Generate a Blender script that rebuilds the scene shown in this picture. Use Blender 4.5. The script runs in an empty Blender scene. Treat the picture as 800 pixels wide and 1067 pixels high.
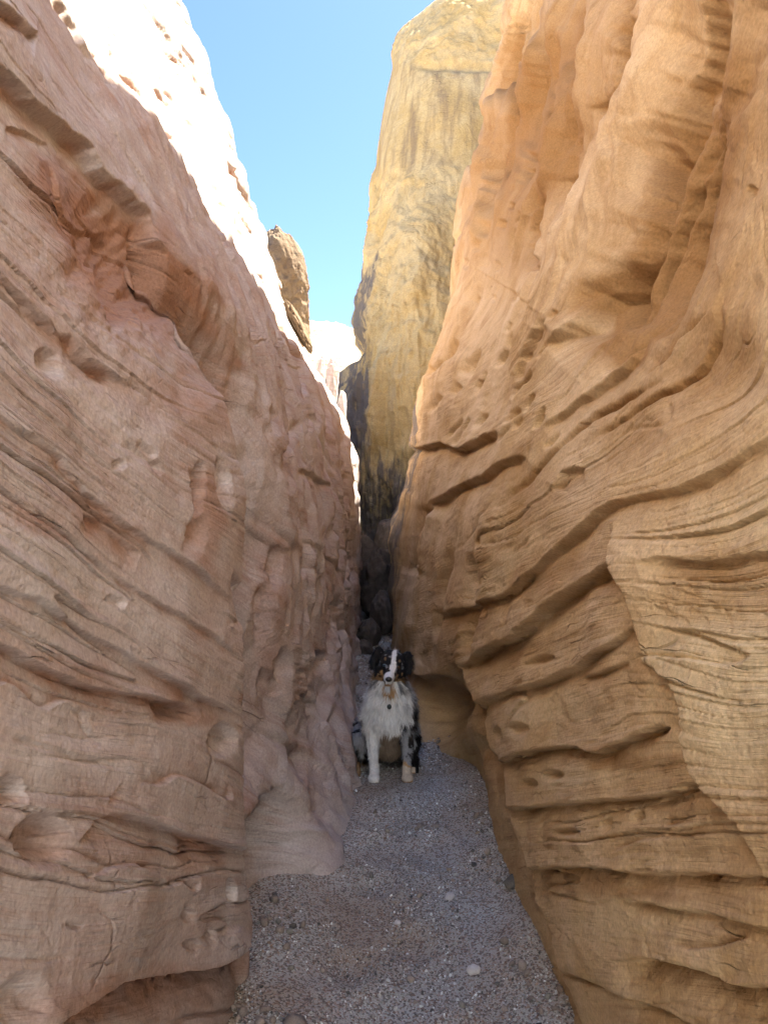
import bpy, math, random
import numpy as np

RES = 0.75            # mesh density of the rock walls
F, CU, CV, EYE = 820.0, 400.0, 533.5, 1.34
rng = np.random.default_rng(7)
random.seed(7)

# ----------------------------------------------------------------- scene
S = bpy.context.scene
COL = S.collection
S.view_settings.view_transform = 'Standard'
S.view_settings.look = 'None'
S.view_settings.gamma = 1.0
S.view_settings.use_curve_mapping = False
S.view_settings.exposure = 3.6
S.render.engine = 'CYCLES'
S.cycles.use_denoising = True
S.cycles.max_bounces = 10
S.cycles.diffuse_bounces = 5
S.cycles.use_adaptive_sampling = True
S.cycles.adaptive_threshold = 0.02
S.cycles.adaptive_min_samples = 16
S.cycles.glossy_bounces = 2
S.cycles.transmission_bounces = 2
S.cycles.caustics_reflective = False
S.cycles.caustics_refractive = False

# ----------------------------------------------------------------- numpy helpers
_perm = np.random.default_rng(3).permutation(256)
_perm = np.concatenate([_perm, _perm, _perm]).astype(np.int32)
_grad = np.random.default_rng(5).normal(size=(256, 3))
_grad = (_grad / np.linalg.norm(_grad, axis=1)[:, None]).astype(np.float32)

def pnoise(x, y, z):
    x = np.asarray(x, np.float32); y = np.asarray(y, np.float32); z = np.asarray(z, np.float32)
    x, y, z = np.broadcast_arrays(x, y, z)
    xi = np.floor(x); yi = np.floor(y); zi = np.floor(z)
    fx = x - xi; fy = y - yi; fz = z - zi
    xi = xi.astype(np.int32) & 255; yi = yi.astype(np.int32) & 255; zi = zi.astype(np.int32) & 255
    u = fx * fx * fx * (fx * (fx * 6 - 15) + 10)
    v = fy * fy * fy * (fy * (fy * 6 - 15) + 10)
    w = fz * fz * fz * (fz * (fz * 6 - 15) + 10)
    out = 0
    for i in (0, 1):
        wx = u if i else 1 - u
        pi = _perm[xi + i]
        for j in (0, 1):
            wy = wx * (v if j else 1 - v)
            pj = _perm[pi + yi + j]
            for k in (0, 1):
                g = _grad[_perm[pj + zi + k]]
                out = out + wy * (w if k else 1 - w) * (g[..., 0] * (fx - i) + g[..., 1] * (fy - j) + g[..., 2] * (fz - k))
    return out * 1.5

def fbm(x, y, z, oct=4, gain=0.5, lac=2.03):
    a, s, o = 1.0, 1.0, 0
    for i in range(oct):
        o = o + a * pnoise(x * s + 17.3 * i, y * s - 9.1 * i, z * s + 4.7 * i)
        a *= gain; s *= lac
    return o

def ridged(x, y, z, oct=3, gain=0.5):
    a, s, o = 1.0, 1.0, 0
    for i in range(oct):
        o = o + a * (1 - 2 * np.abs(pnoise(x * s + 7.7 * i, y * s, z * s + 3.1 * i)))
        a *= gain; s *= 2.1
    return o

def sstep(a, b, x):
    t = np.clip((x - a) / (b - a), 0, 1)
    return t * t * (3 - 2 * t)

class TPS:
    def __init__(self, pts, vals, reg=1e-3):
        p = np.asarray(pts, float); n = len(p)
        d2 = ((p[:, None] - p[None]) ** 2).sum(-1)
        K = 0.5 * d2 * np.log(d2 + 1e-9) + reg * np.eye(n)
        P = np.c_[np.ones(n), p]
        A = np.block([[K, P], [P.T, np.zeros((3, 3))]])
        s = np.linalg.solve(A, np.r_[np.asarray(vals, float), 0, 0, 0])
        self.p, self.w, self.a = p, s[:n], s[n:]
    def __call__(self, x, y):
        x = np.asarray(x, np.float32); y = np.asarray(y, np.float32)
        o = self.a[0] + self.a[1] * x + self.a[2] * y
        for (px, py), w in zip(self.p, self.w):
            d2 = (x - np.float32(px)) ** 2 + (y - np.float32(py)) ** 2
            o = o + np.float32(0.5 * w) * d2 * np.log(d2 + np.float32(1e-9))
        return o

# relief drawings: carved features laid out on a chart of each wall and then cut
# into the rock as real depth (depths in chart units, scaled by distance)
MW, MH, MU, MV = 1150, 1450, -150, -200
_gx, _gy = np.meshgrid(np.arange(MW, dtype=np.float32) + MU, np.arange(MH, dtype=np.float32) + MV)
_wx = 2.4 * fbm(_gx / 34, _gy / 34, 1.5, 3) + 0.9 * pnoise(_gx / 13, _gy / 13, 5.5)
_wy = 2.4 * fbm(_gx / 34, _gy / 34, 8.5, 3) + 0.9 * pnoise(_gx / 13, _gy / 13, 11.5)
_am = np.clip(0.85 + 0.9 * fbm(_gx / 45, _gy / 45, 21.5, 3), 0.15, 1.6)

def new_map(): return np.zeros((MH, MW), np.float32)

def _window(pts, pad):
    p = np.asarray(pts, float)
    x0 = int(max(0, p[:, 0].min() - pad - MU)); x1 = int(min(MW, p[:, 0].max() + pad - MU))
    y0 = int(max(0, p[:, 1].min() - pad - MV)); y1 = int(min(MH, p[:, 1].max() + pad - MV))
    return slice(y0, y1), slice(x0, x1)

def _poly_dist(pts, sl):
    x = _gx[sl] + _wx[sl]; y = _gy[sl] + _wy[sl]
    best = np.full(x.shape, 1e9, np.float32); sg = np.zeros_like(best); par = np.zeros_like(best)
    seg = [math.dist(a, b) for a, b in zip(pts, pts[1:])]
    tot = sum(seg); run = 0
    for (ax, ay), (bx, by), L in zip(pts, pts[1:], seg):
        dx, dy = (bx - ax) / L, (by - ay) / L
        t = np.clip((x - ax) * dx + (y - ay) * dy, 0, L)
        ex = x - ax - t * dx; ey = y - ay - t * dy
        d = np.sqrt(ex * ex + ey * ey)
        m = d < best
        best = np.where(m, d, best)
        sg = np.where(m, np.sign(dx * (y - ay) - dy * (x - ax)), sg)
        par = np.where(m, (run + t) / tot, par)
        run += L
    return best, sg, par

def smooth_line(pts, n=6):
    p = np.asarray(pts, float)
    if len(p) < 3: return [tuple(a) for a in p]
    q = np.vstack([2 * p[0] - p[1], p, 2 * p[-1] - p[-2]])
    out = []
    for i in range(1, len(q) - 2):
        for k in range(n):
            t = k / n
            out.append(tuple(0.5 * (2 * q[i] + (q[i + 1] - q[i - 1]) * t + (2 * q[i - 1] - 5 * q[i] + 4 * q[i + 1] - q[i + 2]) * t * t
                              + (3 * q[i] - q[i - 1] - 3 * q[i + 1] + q[i + 2]) * t ** 3)))
    out.append(tuple(p[-1]))
    return out

RUST_SHADE = {}  # relief chart to tone chart: rust seams and painted ledge shade
def ledge(M, pts, D, w, flip=False, lip=0.35, taper=0.12):
    pts = smooth_line(pts)
    sl = _window(pts, w * 5 + 14)
    d, s, t = _poly_dist(pts, sl)
    if flip: s = -s
    e = np.clip(np.minimum(t, 1 - t) / taper, 0, 1) if taper > 0 else 1.0
    mod = 0.5 if w < 11 else 0.2
    e = e * (1 - mod + mod * _am[sl])
    d = d * s
    rec = -D * np.exp(-np.maximum(d, 0) / (w * 1.3))
    up = lip * D * np.exp(np.minimum(d, 0) / (w * 1.6))
    k = sstep(-1.2, 1.6, d)
    edge = np.exp(-np.abs(d) / (w * 4))
    if id(M) in RUST_SHADE:                # rust coloured seam along the parting, also painting shade under the ledge
        T = RUST_SHADE[id(M)]
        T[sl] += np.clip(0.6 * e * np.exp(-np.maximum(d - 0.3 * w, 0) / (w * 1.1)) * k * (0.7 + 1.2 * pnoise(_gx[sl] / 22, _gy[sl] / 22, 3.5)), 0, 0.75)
    M[sl] += e * (up * (1 - k) + rec * k) * np.where(np.abs(d) > w * 4, edge / np.exp(-1), 1)

def crack(M, pts, D, w, taper=0.2):
    pts = smooth_line(pts)
    sl = _window(pts, w * 4 + 12)
    d, s, t = _poly_dist(pts, sl)
    e = np.clip(np.minimum(t, 1 - t) / taper, 0, 1) * _am[sl]
    mod = 0.8 if w < 7 else 0.2
    e = e / _am[sl] * (1 - mod + mod * _am[sl])
    M[sl] += -e * D * np.exp(-(d / w) ** 2)

def ridge(M, pts, D, w, taper=0.2):
    crack(M, pts, -D, w, taper)

def pocket(M, c, rx, ry, D, rot=0, sharp=0.35):
    r = max(rx, ry) * 1.5 + 10
    sl = _window([c], r)
    x = _gx[sl] + 0.8 * _wx[sl] - c[0]; y = _gy[sl] + 0.8 * _wy[sl] - c[1]
    ca, sa = math.cos(math.radians(rot)), math.sin(math.radians(rot))
    X = (x * ca + y * sa) / rx; Y = (-x * sa + y * ca) / ry
    # steeper at the upper rim
    rr = np.sqrt(X * X + Y * Y)
    s = np.where(Y < 0, sharp, sharp * 2.2)
    M[sl] += -D * (1 - sstep(1 - np.clip(s, 0, 0.95), 1.08, rr))

def blur(M, n):
    for ax in (0, 1):
        k = np.ones(n, np.float32) / n
        M = np.apply_along_axis(lambda m: np.convolve(m, k, 'same'), ax, M)
    return M

def sample(M, u, v):
    x = np.clip(u - MU, 0, MW - 1.001); y = np.clip(v - MV, 0, MH - 1.001)
    inside = (u > MU) & (u < MU + MW - 1) & (v > MV) & (v < MV + MH - 1)
    xi = x.astype(np.int32); yi = y.astype(np.int32)
    fx = (x - xi).astype(np.float32); fy = (y - yi).astype(np.float32)
    o = (M[yi, xi] * (1 - fx) + M[yi, xi + 1] * fx) * (1 - fy) + (M[yi + 1, xi] * (1 - fx) + M[yi + 1, xi + 1] * fx) * fy
    return np.where(inside, o, 0)

# ----------------------------------------------------------------- mesh helpers
def mesh_from(name, V, Fq, mat, parent=None, smooth=True, attrs=None):
    V = np.ascontiguousarray(V, np.float32).reshape(-1, 3)
    me = bpy.data.meshes.new(name)
    me.vertices.add(len(V)); me.vertices.foreach_set('co', V.ravel())
    Fq = np.ascontiguousarray(Fq, np.int32)
    k = Fq.shape[1]
    me.loops.add(Fq.size); me.loops.foreach_set('vertex_index', Fq.ravel())
    me.polygons.add(len(Fq))
    me.polygons.foreach_set('loop_start', np.arange(0, Fq.size, k, dtype=np.int32))
    if smooth:
        me.polygons.foreach_set('use_smooth', np.ones(len(Fq), bool))
    for nm, a in (attrs or {}).items():
        a = np.asarray(a, np.float32)
        if a.ndim == 1:
            at = me.attributes.new(nm, 'FLOAT', 'POINT'); at.data.foreach_set('value', a.ravel())
        else:
            at = me.attributes.new(nm, 'FLOAT_COLOR', 'POINT')
            at.data.foreach_set('color', np.c_[a, np.ones(len(a), np.float32)].astype(np.float32).ravel())
    me.update(calc_edges=True)
    o = bpy.data.objects.new(name, me)
    COL.objects.link(o)
    if mat: me.materials.append(mat)
    if parent: o.parent = parent
    return o

def grid_faces(nr, nc, flip=False):
    i = np.arange(nr * nc, dtype=np.int32).reshape(nr, nc)
    f = np.stack([i[:-1, :-1], i[:-1, 1:], i[1:, 1:], i[1:, :-1]], -1).reshape(-1, 4)
    return f[:, ::-1] if flip else f

def tag(o, label=None, cat=None, group=None, kind=None):
    if label: o['label'] = label
    if cat: o['category'] = cat
    if group: o['group'] = group
    if kind: o['kind'] = kind
    return o

# ----------------------------------------------------------------- materials
class NT:
    def __init__(self, name):
        self.m = bpy.data.materials.new(name); self.m.use_nodes = True
        self.t = self.m.node_tree; self.t.nodes.clear()
    def n(self, typ, ins=None, **kw):
        nd = self.t.nodes.new(typ)
        for k, v in kw.items(): setattr(nd, k, v)
        for k, v in (ins or {}).items():
            s = nd.inputs[k]
            if isinstance(v, bpy.types.NodeSocket): self.t.links.new(v, s)
            else: s.default_value = v
        return nd
    def math(self, op, a, b=0.0, c=0.0):
        return self.n('ShaderNodeMath', {0: a, 1: b, 2: c}, operation=op).outputs[0]
    def mix(self, f, a, b, mode='MIX'):
        nd = self.n('ShaderNodeMix', data_type='RGBA', blend_type=mode)
        for s, v in ((nd.inputs[0], f), (nd.inputs[6], a), (nd.inputs[7], b)):
            if isinstance(v, bpy.types.NodeSocket): self.t.links.new(v, s)
            else: s.default_value = v if isinstance(v, float) else (*v, 1)[:4]
        return nd.outputs[2]
    def ramp(self, f, stops):
        nd = self.n('ShaderNodeValToRGB', {0: f})
        el = nd.color_ramp.elements
        while len(el) < len(stops): el.new(0.5)
        for e, (p, c) in zip(el, stops):
            e.position = p; e.color = (c, c, c, 1) if isinstance(c, (int, float)) else (*c, 1)
        return nd.outputs[0]
    def noise(self, vec, scale, detail=4, rough=0.55, dist=0.0):
        return self.n('ShaderNodeTexNoise', {'Vector': vec, 'Scale': scale, 'Detail': detail, 'Roughness': rough, 'Distortion': dist}).outputs[0]
    def attr(self, name, out='Fac'):
        return self.n('ShaderNodeAttribute', attribute_name=name).outputs[out]
    def finish(self, color, rough, normal=None, spec=0.25):
        b = self.n('ShaderNodeBsdfPrincipled')
        for k, v in (('Base Color', color), ('Roughness', rough), ('Normal', normal), ('Specular IOR Level', spec)):
            if v is None: continue
            if isinstance(v, bpy.types.NodeSocket): self.t.links.new(v, b.inputs[k])
            elif k == 'Base Color': b.inputs[k].default_value = (*v, 1)
            else: b.inputs[k].default_value = v
        o = self.n('ShaderNodeOutputMaterial', {'Surface': b.outputs[0]})
        return self.m

def rock_material(name, pale, tan, rust, dark, qs=1.0, bump=1.0, streak=0.0, grain=1.0, shade_stained=False):
    t = NT(name)
    P = t.n('ShaderNodeNewGeometry').outputs['Position']
    q = t.math('MULTIPLY', t.attr('strata'), qs)
    tone = t.attr('tone')
    sep = t.n('ShaderNodeSeparateXYZ', {0: P})
    # coordinates stretched along the bedding
    bed = t.n('ShaderNodeCombineXYZ', {0: t.math('MULTIPLY', sep.outputs[1], 0.9), 1: t.math('MULTIPLY', q, 26.0), 2: t.math('MULTIPLY', sep.outputs[2], 0.9)}).outputs[0]
    bedf = t.n('ShaderNodeCombineXYZ', {0: t.math('MULTIPLY', sep.outputs[1], 5.0), 1: t.math('MULTIPLY', q, 120.0), 2: t.math('MULTIPLY', sep.outputs[2], 5.0)}).outputs[0]
    n_big = t.noise(P, 1.6, 4, 0.6, 0.6)
    n_mid = t.noise(P, 9.0, 4, 0.62)
    n_bed = t.noise(bed, 1.0, 4, 0.6)
    n_bedf = t.noise(bedf, 1.0, 2, 0.6)
    n_fine = t.noise(P, 120.0 * grain, 3, 0.7)
    c = t.mix(t.ramp(n_big, [(0.36, 0.0), (0.64, 1.0)]), pale, tan)
    pm = t.ramp(t.noise(P, 2.6, 3, 0.6), [(0.38, 0.1), (0.62, 1.0)])
    c = t.mix(t.math('MULTIPLY', t.math('MULTIPLY', t.ramp(n_bed, [(0.42, 0.0), (0.66, 1.0)]), 0.55), pm), c, rust)
    c = t.mix(t.math('MULTIPLY', t.math('MULTIPLY', t.ramp(n_bedf, [(0.48, 0.0), (0.72, 1.0)]), 0.26), pm), c, dark)
    c = t.mix(t.math('MULTIPLY', t.ramp(n_mid, [(0.50, 0.0), (0.68, 1.0)]), 0.35), c, pale)
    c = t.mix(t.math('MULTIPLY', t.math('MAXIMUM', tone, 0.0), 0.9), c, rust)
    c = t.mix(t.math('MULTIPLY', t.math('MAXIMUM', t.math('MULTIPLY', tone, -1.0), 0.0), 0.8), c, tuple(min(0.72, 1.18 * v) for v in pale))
    sp = t.ramp(n_fine, [(0.3, 0.80), (0.7, 1.16)])
    c = t.mix(1.0, c, sp, 'MULTIPLY')
    # soft brown desert stains with their own outlines
    st = t.ramp(t.noise(P, 3.1, 6, 0.68, 1.2), [(0.60, 0.0), (0.74, 1.0)])
    c = t.mix(t.math('MULTIPLY', st, 0.42), c, dark)
    if streak > 0:
        vs = t.n('ShaderNodeCombineXYZ', {0: t.math('MULTIPLY', sep.outputs[0], 5.5), 1: t.math('MULTIPLY', sep.outputs[1], 5.5), 2: t.math('MULTIPLY', sep.outputs[2], 0.22)}).outputs[0]
        s2 = t.ramp(t.noise(vs, 1.0, 5, 0.65), [(0.46, 0.0), (0.66, 1.0)])
        c = t.mix(t.math('MULTIPLY', t.math('MULTIPLY', s2, t.attr('streak')), streak), c, dark)
    h = t.math('MULTIPLY', t.math('MULTIPLY', n_bed, pm), 0.007)
    h = t.math('MULTIPLY_ADD', t.math('MULTIPLY', n_bedf, pm), 0.0045, h)
    h = t.math('MULTIPLY_ADD', n_mid, 0.005, h)
    h = t.math('MULTIPLY_ADD', t.noise(P, 38.0 * grain, 3, 0.65), 0.0042, h)
    h = t.math('MULTIPLY_ADD', n_fine, 0.0013, h)
    # hairline cracks and flaked edges
    wv = t.n('ShaderNodeVectorMath', {0: t.n('ShaderNodeCombineXYZ', {0: t.math('MULTIPLY', sep.outputs[1], 3.2), 1: t.math('MULTIPLY', q, 13.0), 2: t.math('MULTIPLY', sep.outputs[2], 3.2)}).outputs[0],
        1: t.n('ShaderNodeVectorMath', {0: t.n('ShaderNodeTexNoise', {'Vector': P, 'Scale': 7.0, 'Detail': 2.0, 'Roughness': 0.65}).outputs['Color'], 1: (0.55, 0.55, 0.55)}, operation='MULTIPLY').outputs[0]}, operation='ADD').outputs[0]
    vd = t.n('ShaderNodeTexVoronoi', {'Vector': wv, 'Scale': 1.0}, feature='DISTANCE_TO_EDGE').outputs['Distance']
    cm = t.ramp(t.noise(P, 4.2, 2, 0.6), [(0.56, 0.0), (0.68, 1.0)])
    ck = t.math('MULTIPLY', t.ramp(vd, [(0.0, 1.0), (0.035, 0.0)]), cm)
    h = t.math('MULTIPLY_ADD', ck, -0.0035, h)
    c = t.mix(t.math('MULTIPLY', ck, 0.20), c, dark)
    if shade_stained:
        # grey water streaks, with the deep slot's shade painted in
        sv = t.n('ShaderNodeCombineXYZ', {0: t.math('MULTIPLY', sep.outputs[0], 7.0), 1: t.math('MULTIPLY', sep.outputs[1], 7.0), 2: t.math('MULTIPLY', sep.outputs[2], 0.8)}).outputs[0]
        sn = t.ramp(t.math('ADD', t.noise(sv, 1.0, 5, 0.65), t.math('MULTIPLY_ADD', t.attr('stain_shade'), 0.55, -0.50)), [(0.40, 0.0), (0.56, 1.0)])
        c = t.mix(t.math('MULTIPLY', sn, t.math('MINIMUM', t.math('MULTIPLY', t.attr('stain_shade'), 1.5), 0.9)), c, (0.125, 0.115, 0.11))
    b = t.n('ShaderNodeBump', {'Strength': 1.0, 'Distance': bump, 'Height': h})
    return t.finish(c, 0.92, b.outputs[0], 0.12)

M_LEFT = rock_material('pink_sandstone', (0.54, 0.51, 0.505), (0.46, 0.385, 0.355), (0.34, 0.19, 0.125), (0.23, 0.165, 0.14), shade_stained=True)
M_RIGHT = rock_material('ochre_sandstone', (0.66, 0.50, 0.305), (0.54, 0.37, 0.18), (0.29, 0.155, 0.055), (0.17, 0.105, 0.05), shade_stained=True)
M_TOWER = rock_material('yellow_sandstone', (0.53, 0.43, 0.235), (0.46, 0.35, 0.165), (0.42, 0.29, 0.10), (0.21, 0.16, 0.10), qs=0.35, bump=2.5, streak=0.8, grain=0.4, shade_stained=True)
M_HILL = rock_material('white_slickrock', (0.62, 0.54, 0.42), (0.56, 0.46, 0.32), (0.48, 0.36, 0.16), (0.3, 0.22, 0.13), qs=0.2, bump=5, grain=0.2)

# ----------------------------------------------------------------- canyon walls
def px(u, v, Y): return ((u - CU) / F * Y, Y, (CV - v) / F * Y)

def qfield(lines):
    pts, vals = [], []
    for q, ln in lines:
        ln = smooth_line(ln, 3)
        for p in ln[::2] if len(ln) > 8 else ln:
            pts.append((p[0] / 400, p[1] / 400)); vals.append(q)
    return TPS(pts, vals, 2e-3)

def build_wall(name, mat, side, ctrl, Ytop, Yend, near_map, far_map, ysplit, qlines, tone_map, noise_amp, extra=None, pre=None, gain=1.8, stain_shade=None, parting=1.0):
    """side -1 left, +1 right.  ctrl: list of (X, Y, Z) relative to the eye."""
    c = np.asarray(ctrl, float)
    sh = lambda Y: np.log(np.maximum(Y, 0.3)) * 1.2
    base = TPS(np.c_[sh(c[:, 1]), c[:, 2]], c[:, 0], 4e-4)
    # stations along the canyon, spaced by how large they appear
    nb = int(60 * RES); nf = int(930 * RES); ne = 26
    inv = np.linspace(1 / 0.72, 1 / Yend, nf)
    Yc = np.concatenate([np.linspace(-0.5, 0.70, nb), 1 / inv])
    nc = len(Yc)
    Zlo = -EYE - 0.3
    Zt = Ytop(np.maximum(Yc, 0.3))
    Ye = np.maximum(Yc, 0.72)
    z0 = np.maximum(-0.70 * Ye, Zlo + 0.03); z1 = np.minimum(0.70 * Ye, Zt - 0.05)
    nl, ni, nu = int(70 * RES), int(1000 * RES), int(150 * RES)
    t1 = np.linspace(0, 1, nl, endpoint=False)[:, None]; t2 = np.linspace(0, 1, ni, endpoint=False)[:, None]; t3 = np.linspace(0, 1, nu)[:, None]
    Z = np.vstack([Zlo + (z0 - Zlo) * t1, z0 + (z1 - z0) * t2, z1 + (Zt - z1) * t3]).astype(np.float32)
    nr = Z.shape[0]
    Y = np.broadcast_to(Yc[None], Z.shape).astype(np.float32)
    Yq = np.maximum(Y, 0.45)
    X = base(sh(Yq), Z).astype(np.float32)
    if pre is not None: X = pre(X, Y, Z)
    # round the brow off and lay the upper surface back
    X += side * 0.22 * sstep(-0.3, 0.0, Z - Zt[None]) ** 2
    P = np.stack([X, Y, Z], -1)
    dr = np.gradient(P, axis=0); dc = np.gradient(P, axis=1)
    N = np.cross(dc, dr); N /= np.linalg.norm(N, axis=-1)[..., None] + 1e-9
    if N[nr // 2, nc // 2, 0] * side > 0: N = -N          # towards the slot
    u = CU + F * X / np.maximum(Y, 0.5); v = CV - F * Z / np.maximum(Y, 0.5)
    d = np.zeros_like(X)
    isfar = sstep(ysplit[0], ysplit[1], Y)
    vis = sstep(0.55, 0.75, Y)
    sc = np.minimum(Y, 9) / F
    dn = sample(near_map, u, v); df = sample(far_map, u, v)
    d += gain * sc * vis * (dn * (1 - isfar) + df * isfar)
    qf = qfield(qlines)
    qs = qf(np.clip(u, -250, 1100) / 400, np.clip(v, -350, 1400) / 400)
    q3 = Z - 0.15 * Y
    q = np.where(vis > 0, qs * vis + q3 * (1 - vis), q3).astype(np.float32)
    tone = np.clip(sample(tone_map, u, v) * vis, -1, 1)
    a = noise_amp
    # bedding ledges, erosion pits and lumps
    wq = q + 0.035 * fbm(X * 3, Y * 1.3, Z * 3, 3)
    patch = np.clip(0.55 + 1.3 * fbm(Y * 1.1, Z * 1.1, 6.0 + X, 2), 0.1, 1.4)
    d += a * patch * 0.020 * fbm(wq * 6, Y * 0.35, Z * 0.35 + 3, 3, 0.55)
    d += a * patch * 0.0040 * ridged(wq * 22, Y * 1.1, Z * 1.1, 2) * np.clip(0.3 + 1.8 * pnoise(Y * 1.7, Z * 1.7, 4.0), 0, 1.3)
    d += a * 0.050 * fbm(X * 2.2 + 5, Y * 1.9, Z * 2.2, 3)
    d += a * 0.0045 * fbm(X * 14, Y * 14, Z * 14, 3, 0.6)
    for fq, wdt, dep, off in ((7.0, 0.045, 0.017, 0.0), (17.0, 0.07, 0.009, 5.0), (38.0, 0.11, 0.004, 9.0)):
        nz_ = pnoise(wq * fq, Y * 0.35 + off, Z * 0.35)
        along = np.clip(0.25 + 1.6 * pnoise(Y * 1.3 + off, Z * 1.3 + wq * 2, 3.0 + off), 0, 1)
        side_ = sstep(-wdt * 0.15, wdt * 0.15, nz_)
        d -= parting * (1 - (0.8 * sstep(0.25, 0.7, Z) if side > 0 else 0)) * dep * along * (np.exp(-np.abs(nz_) / wdt) * side_ - 0.30 * np.exp(-np.abs(nz_) / (2 * wdt)) * (1 - side_))
    pit = np.clip(pnoise(wq * 26, Y * 5.5, Z * 5.5) - 0.33, 0, 1) * np.clip(pnoise(Y * 1.3 + 3, Z * 1.3, 9.0) + 0.25, 0, 1)
    d -= a * 0.085 * pit
    spall = pnoise(Y * 2.4 + 0.5 * wq, wq * 6, Z * 1.5 + 7)           # little flaked-off steps
    d += a * 0.0065 * (sstep(-0.02, 0.02, spall) + sstep(0.28, 0.31, spall) - sstep(-0.28, -0.31, spall))
    sp2 = pnoise(Y * 6.5 + 1.5 * wq, wq * 15, Z * 4.5 + 7) + 0.25 * pnoise(Y * 20, Z * 20, 3.0)
    d += a * 0.0018 * (sstep(0.10, 0.135, sp2) + sstep(0.38, 0.41, sp2))
    st = np.zeros_like(q) if stain_shade is None else stain_shade(X, Y, Z, u, v)  # water streaking plus painted shade towards the far end
    if extra is not None: d = extra(d, X, Y, Z, u, v, q)
    P = P + N * d[..., None]
    P[..., 2] += EYE
    # plateau behind the brow
    npl = 24
    last = P[-1]
    pl = []
    for k in range(1, npl + 1):
        s = (k / npl) ** 1.8
        R = last.copy()
        R[:, 0] += side * (0.05 * k / npl + 14 * s)
        R[:, 2] += 0.10 * math.sin(min(1, 4 * s) * 1.57) - 1.2 * s + 0.25 * fbm(R[:, 0] * 0.6, R[:, 1] * 0.6, 0.5, 3) * min(1, 3 * s)
        pl.append(R)
    P = np.concatenate([P, np.stack(pl)], 0)
    q = np.concatenate([q, np.repeat(q[-1:], npl, 0)], 0); st = np.concatenate([st, np.zeros((npl, nc))], 0); tone = np.concatenate([tone, np.zeros((npl, nc))], 0)
    # the far end of the wall turns away from the slot
    lastc = P[:, -1]; endc = []
    for k in range(1, ne + 1):
        s = k / ne
        R = lastc.copy()
        R[:, 0] += side * (0.25 * math.sin(s * 1.2) + 7 * s ** 2.2)
        R[:, 1] += 0.9 * s + 0.25 * fbm(R[:, 0] * 1.5, R[:, 2] * 1.5, 2.5 + 0 * R[:, 0], 3) * s
        endc.append(R)
    P = np.concatenate([P, np.stack(endc, 1)], 1)
    q = np.concatenate([q, np.repeat(q[:, -1:], ne, 1)], 1); st = np.concatenate([st, np.repeat(st[:, -1:], ne, 1)], 1); tone = np.concatenate([tone, np.zeros((tone.shape[0], ne))], 1)
    o = mesh_from(name, P, grid_faces(P.shape[0], P.shape[1], side > 0), mat, attrs={'strata': q.ravel(), 'tone': tone.ravel(), 'stain_shade': st.ravel()})
    return o

# ---- left wall ----
def left_pre(X, Y, Z):
    wob = 0.060 * fbm(Z * 2.2, 0.5, 3.3, 3) + 0.012 * fbm(Z * 11, 0.5, 1.3, 2)
    Yw = Y + wob
    X = X - 0.24 * (1 - 0.9 * sstep(-0.72, -1.0, Z)) * sstep(2.04, 2.12, Yw) * sstep(3.15, 2.45, Yw) * sstep(0.75, 0.35, Z)          # the near block ends in an upright edge
    arch = sstep(2.16, 2.26, Yw) * sstep(2.86, 2.74, Yw) * sstep(-0.93, -1.02, Z + 0.12 * (Y - 2.5))
    X = X - 0.14 * arch                                                                          # hollow under the hanging lobe
    lobe = np.exp(-((Yw - 2.93) / 0.10) ** 2) * sstep(-0.75, -1.1, Z) * 0.06
    return X + lobe

LN, LM, LT = new_map(), new_map(), new_map()
RUST_SHADE[id(LN)] = LT
ledge(LN, [(40, -40), (56, 0), (75, 26), (101, 71), (124, 109), (161, 150)], 9, 7)
ledge(LN, [(-20, -4), (0, 11), (22, 30), (37, 36)], 12, 8, taper=0.05)
crack(LN, [(225, 248), (240, 285), (255, 330)], 5, 3)
crack(LN, [(150, 140), (180, 185), (215, 235)], 4, 3)
ledge(LN, [(-60, 15), (0, 71), (37, 109), (86, 150), (112, 187), (150, 221), (165, 255), (202, 285), (229, 319), (240, 360), (262, 400)], 14, 46, lip=0.2, taper=0.05)
ledge(LN, [(60, 165), (71, 210), (90, 229), (124, 236), (150, 259)], 4, 12)
ledge(LN, [(15, 130), (45, 140), (62, 150)], 5, 9)
pocket(LN, (131, 311), 26, 52, 9, 0, 0.9); pocket(LN, (240, 352), 12, 28, 8, 0, 0.6); pocket(LN, (202, 345), 17, 32, 8, 0, 0.85)
ledge(LN, [(-40, 250), (0, 289), (30, 322), (67, 352), (112, 390), (150, 408)], 6, 8)
ledge(LN, [(67, 345), (85, 372), (120, 395)], 7, 8)
pocket(LN, (52, 379), 13, 18, 12, -35)
ledge(LN, [(-30, 415), (15, 444), (49, 466), (94, 515), (124, 545), (180, 575), (210, 597), (251, 631)], 6, 8)
ledge(LN, [(-40, 470), (0, 504), (34, 534), (75, 564), (112, 594), (157, 624), (210, 654), (251, 687)], 4.5, 6)
ledge(LN, [(90, 534), (116, 549), (131, 564), (150, 579)], 6, 14)
ledge(LN, [(-40, 585), (0, 609), (37, 627), (90, 657), (124, 676), (180, 710), (225, 732), (251, 747)], 8, 9)
ledge(LN, [(-40, 660), (0, 672), (49, 695), (101, 717), (150, 725), (210, 740)], 10, 14)
crack(LN, [(142, 459), (161, 477)], 8, 4); crack(LN, [(127, 462), (172, 492)], 5, 4); pocket(LN, (122, 485), 8, 6, 5)
crack(LN, [(112, 622), (130, 632)], 5, 4)
pocket(LN, (206, 512), 8, 32, 12, 4); pocket(LN, (203, 560), 14, 26, 8, 12, 0.7); pocket(LN, (232, 507), 8, 30, 8, -8); pocket(LN, (232, 406), 5, 18, 6, -20)
ledge(LN, [(195, 490), (199, 530), (192, 575)], 6, 8, flip=True)
pocket(LN, (252, 627), 7, 30, 9, -12)
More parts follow.
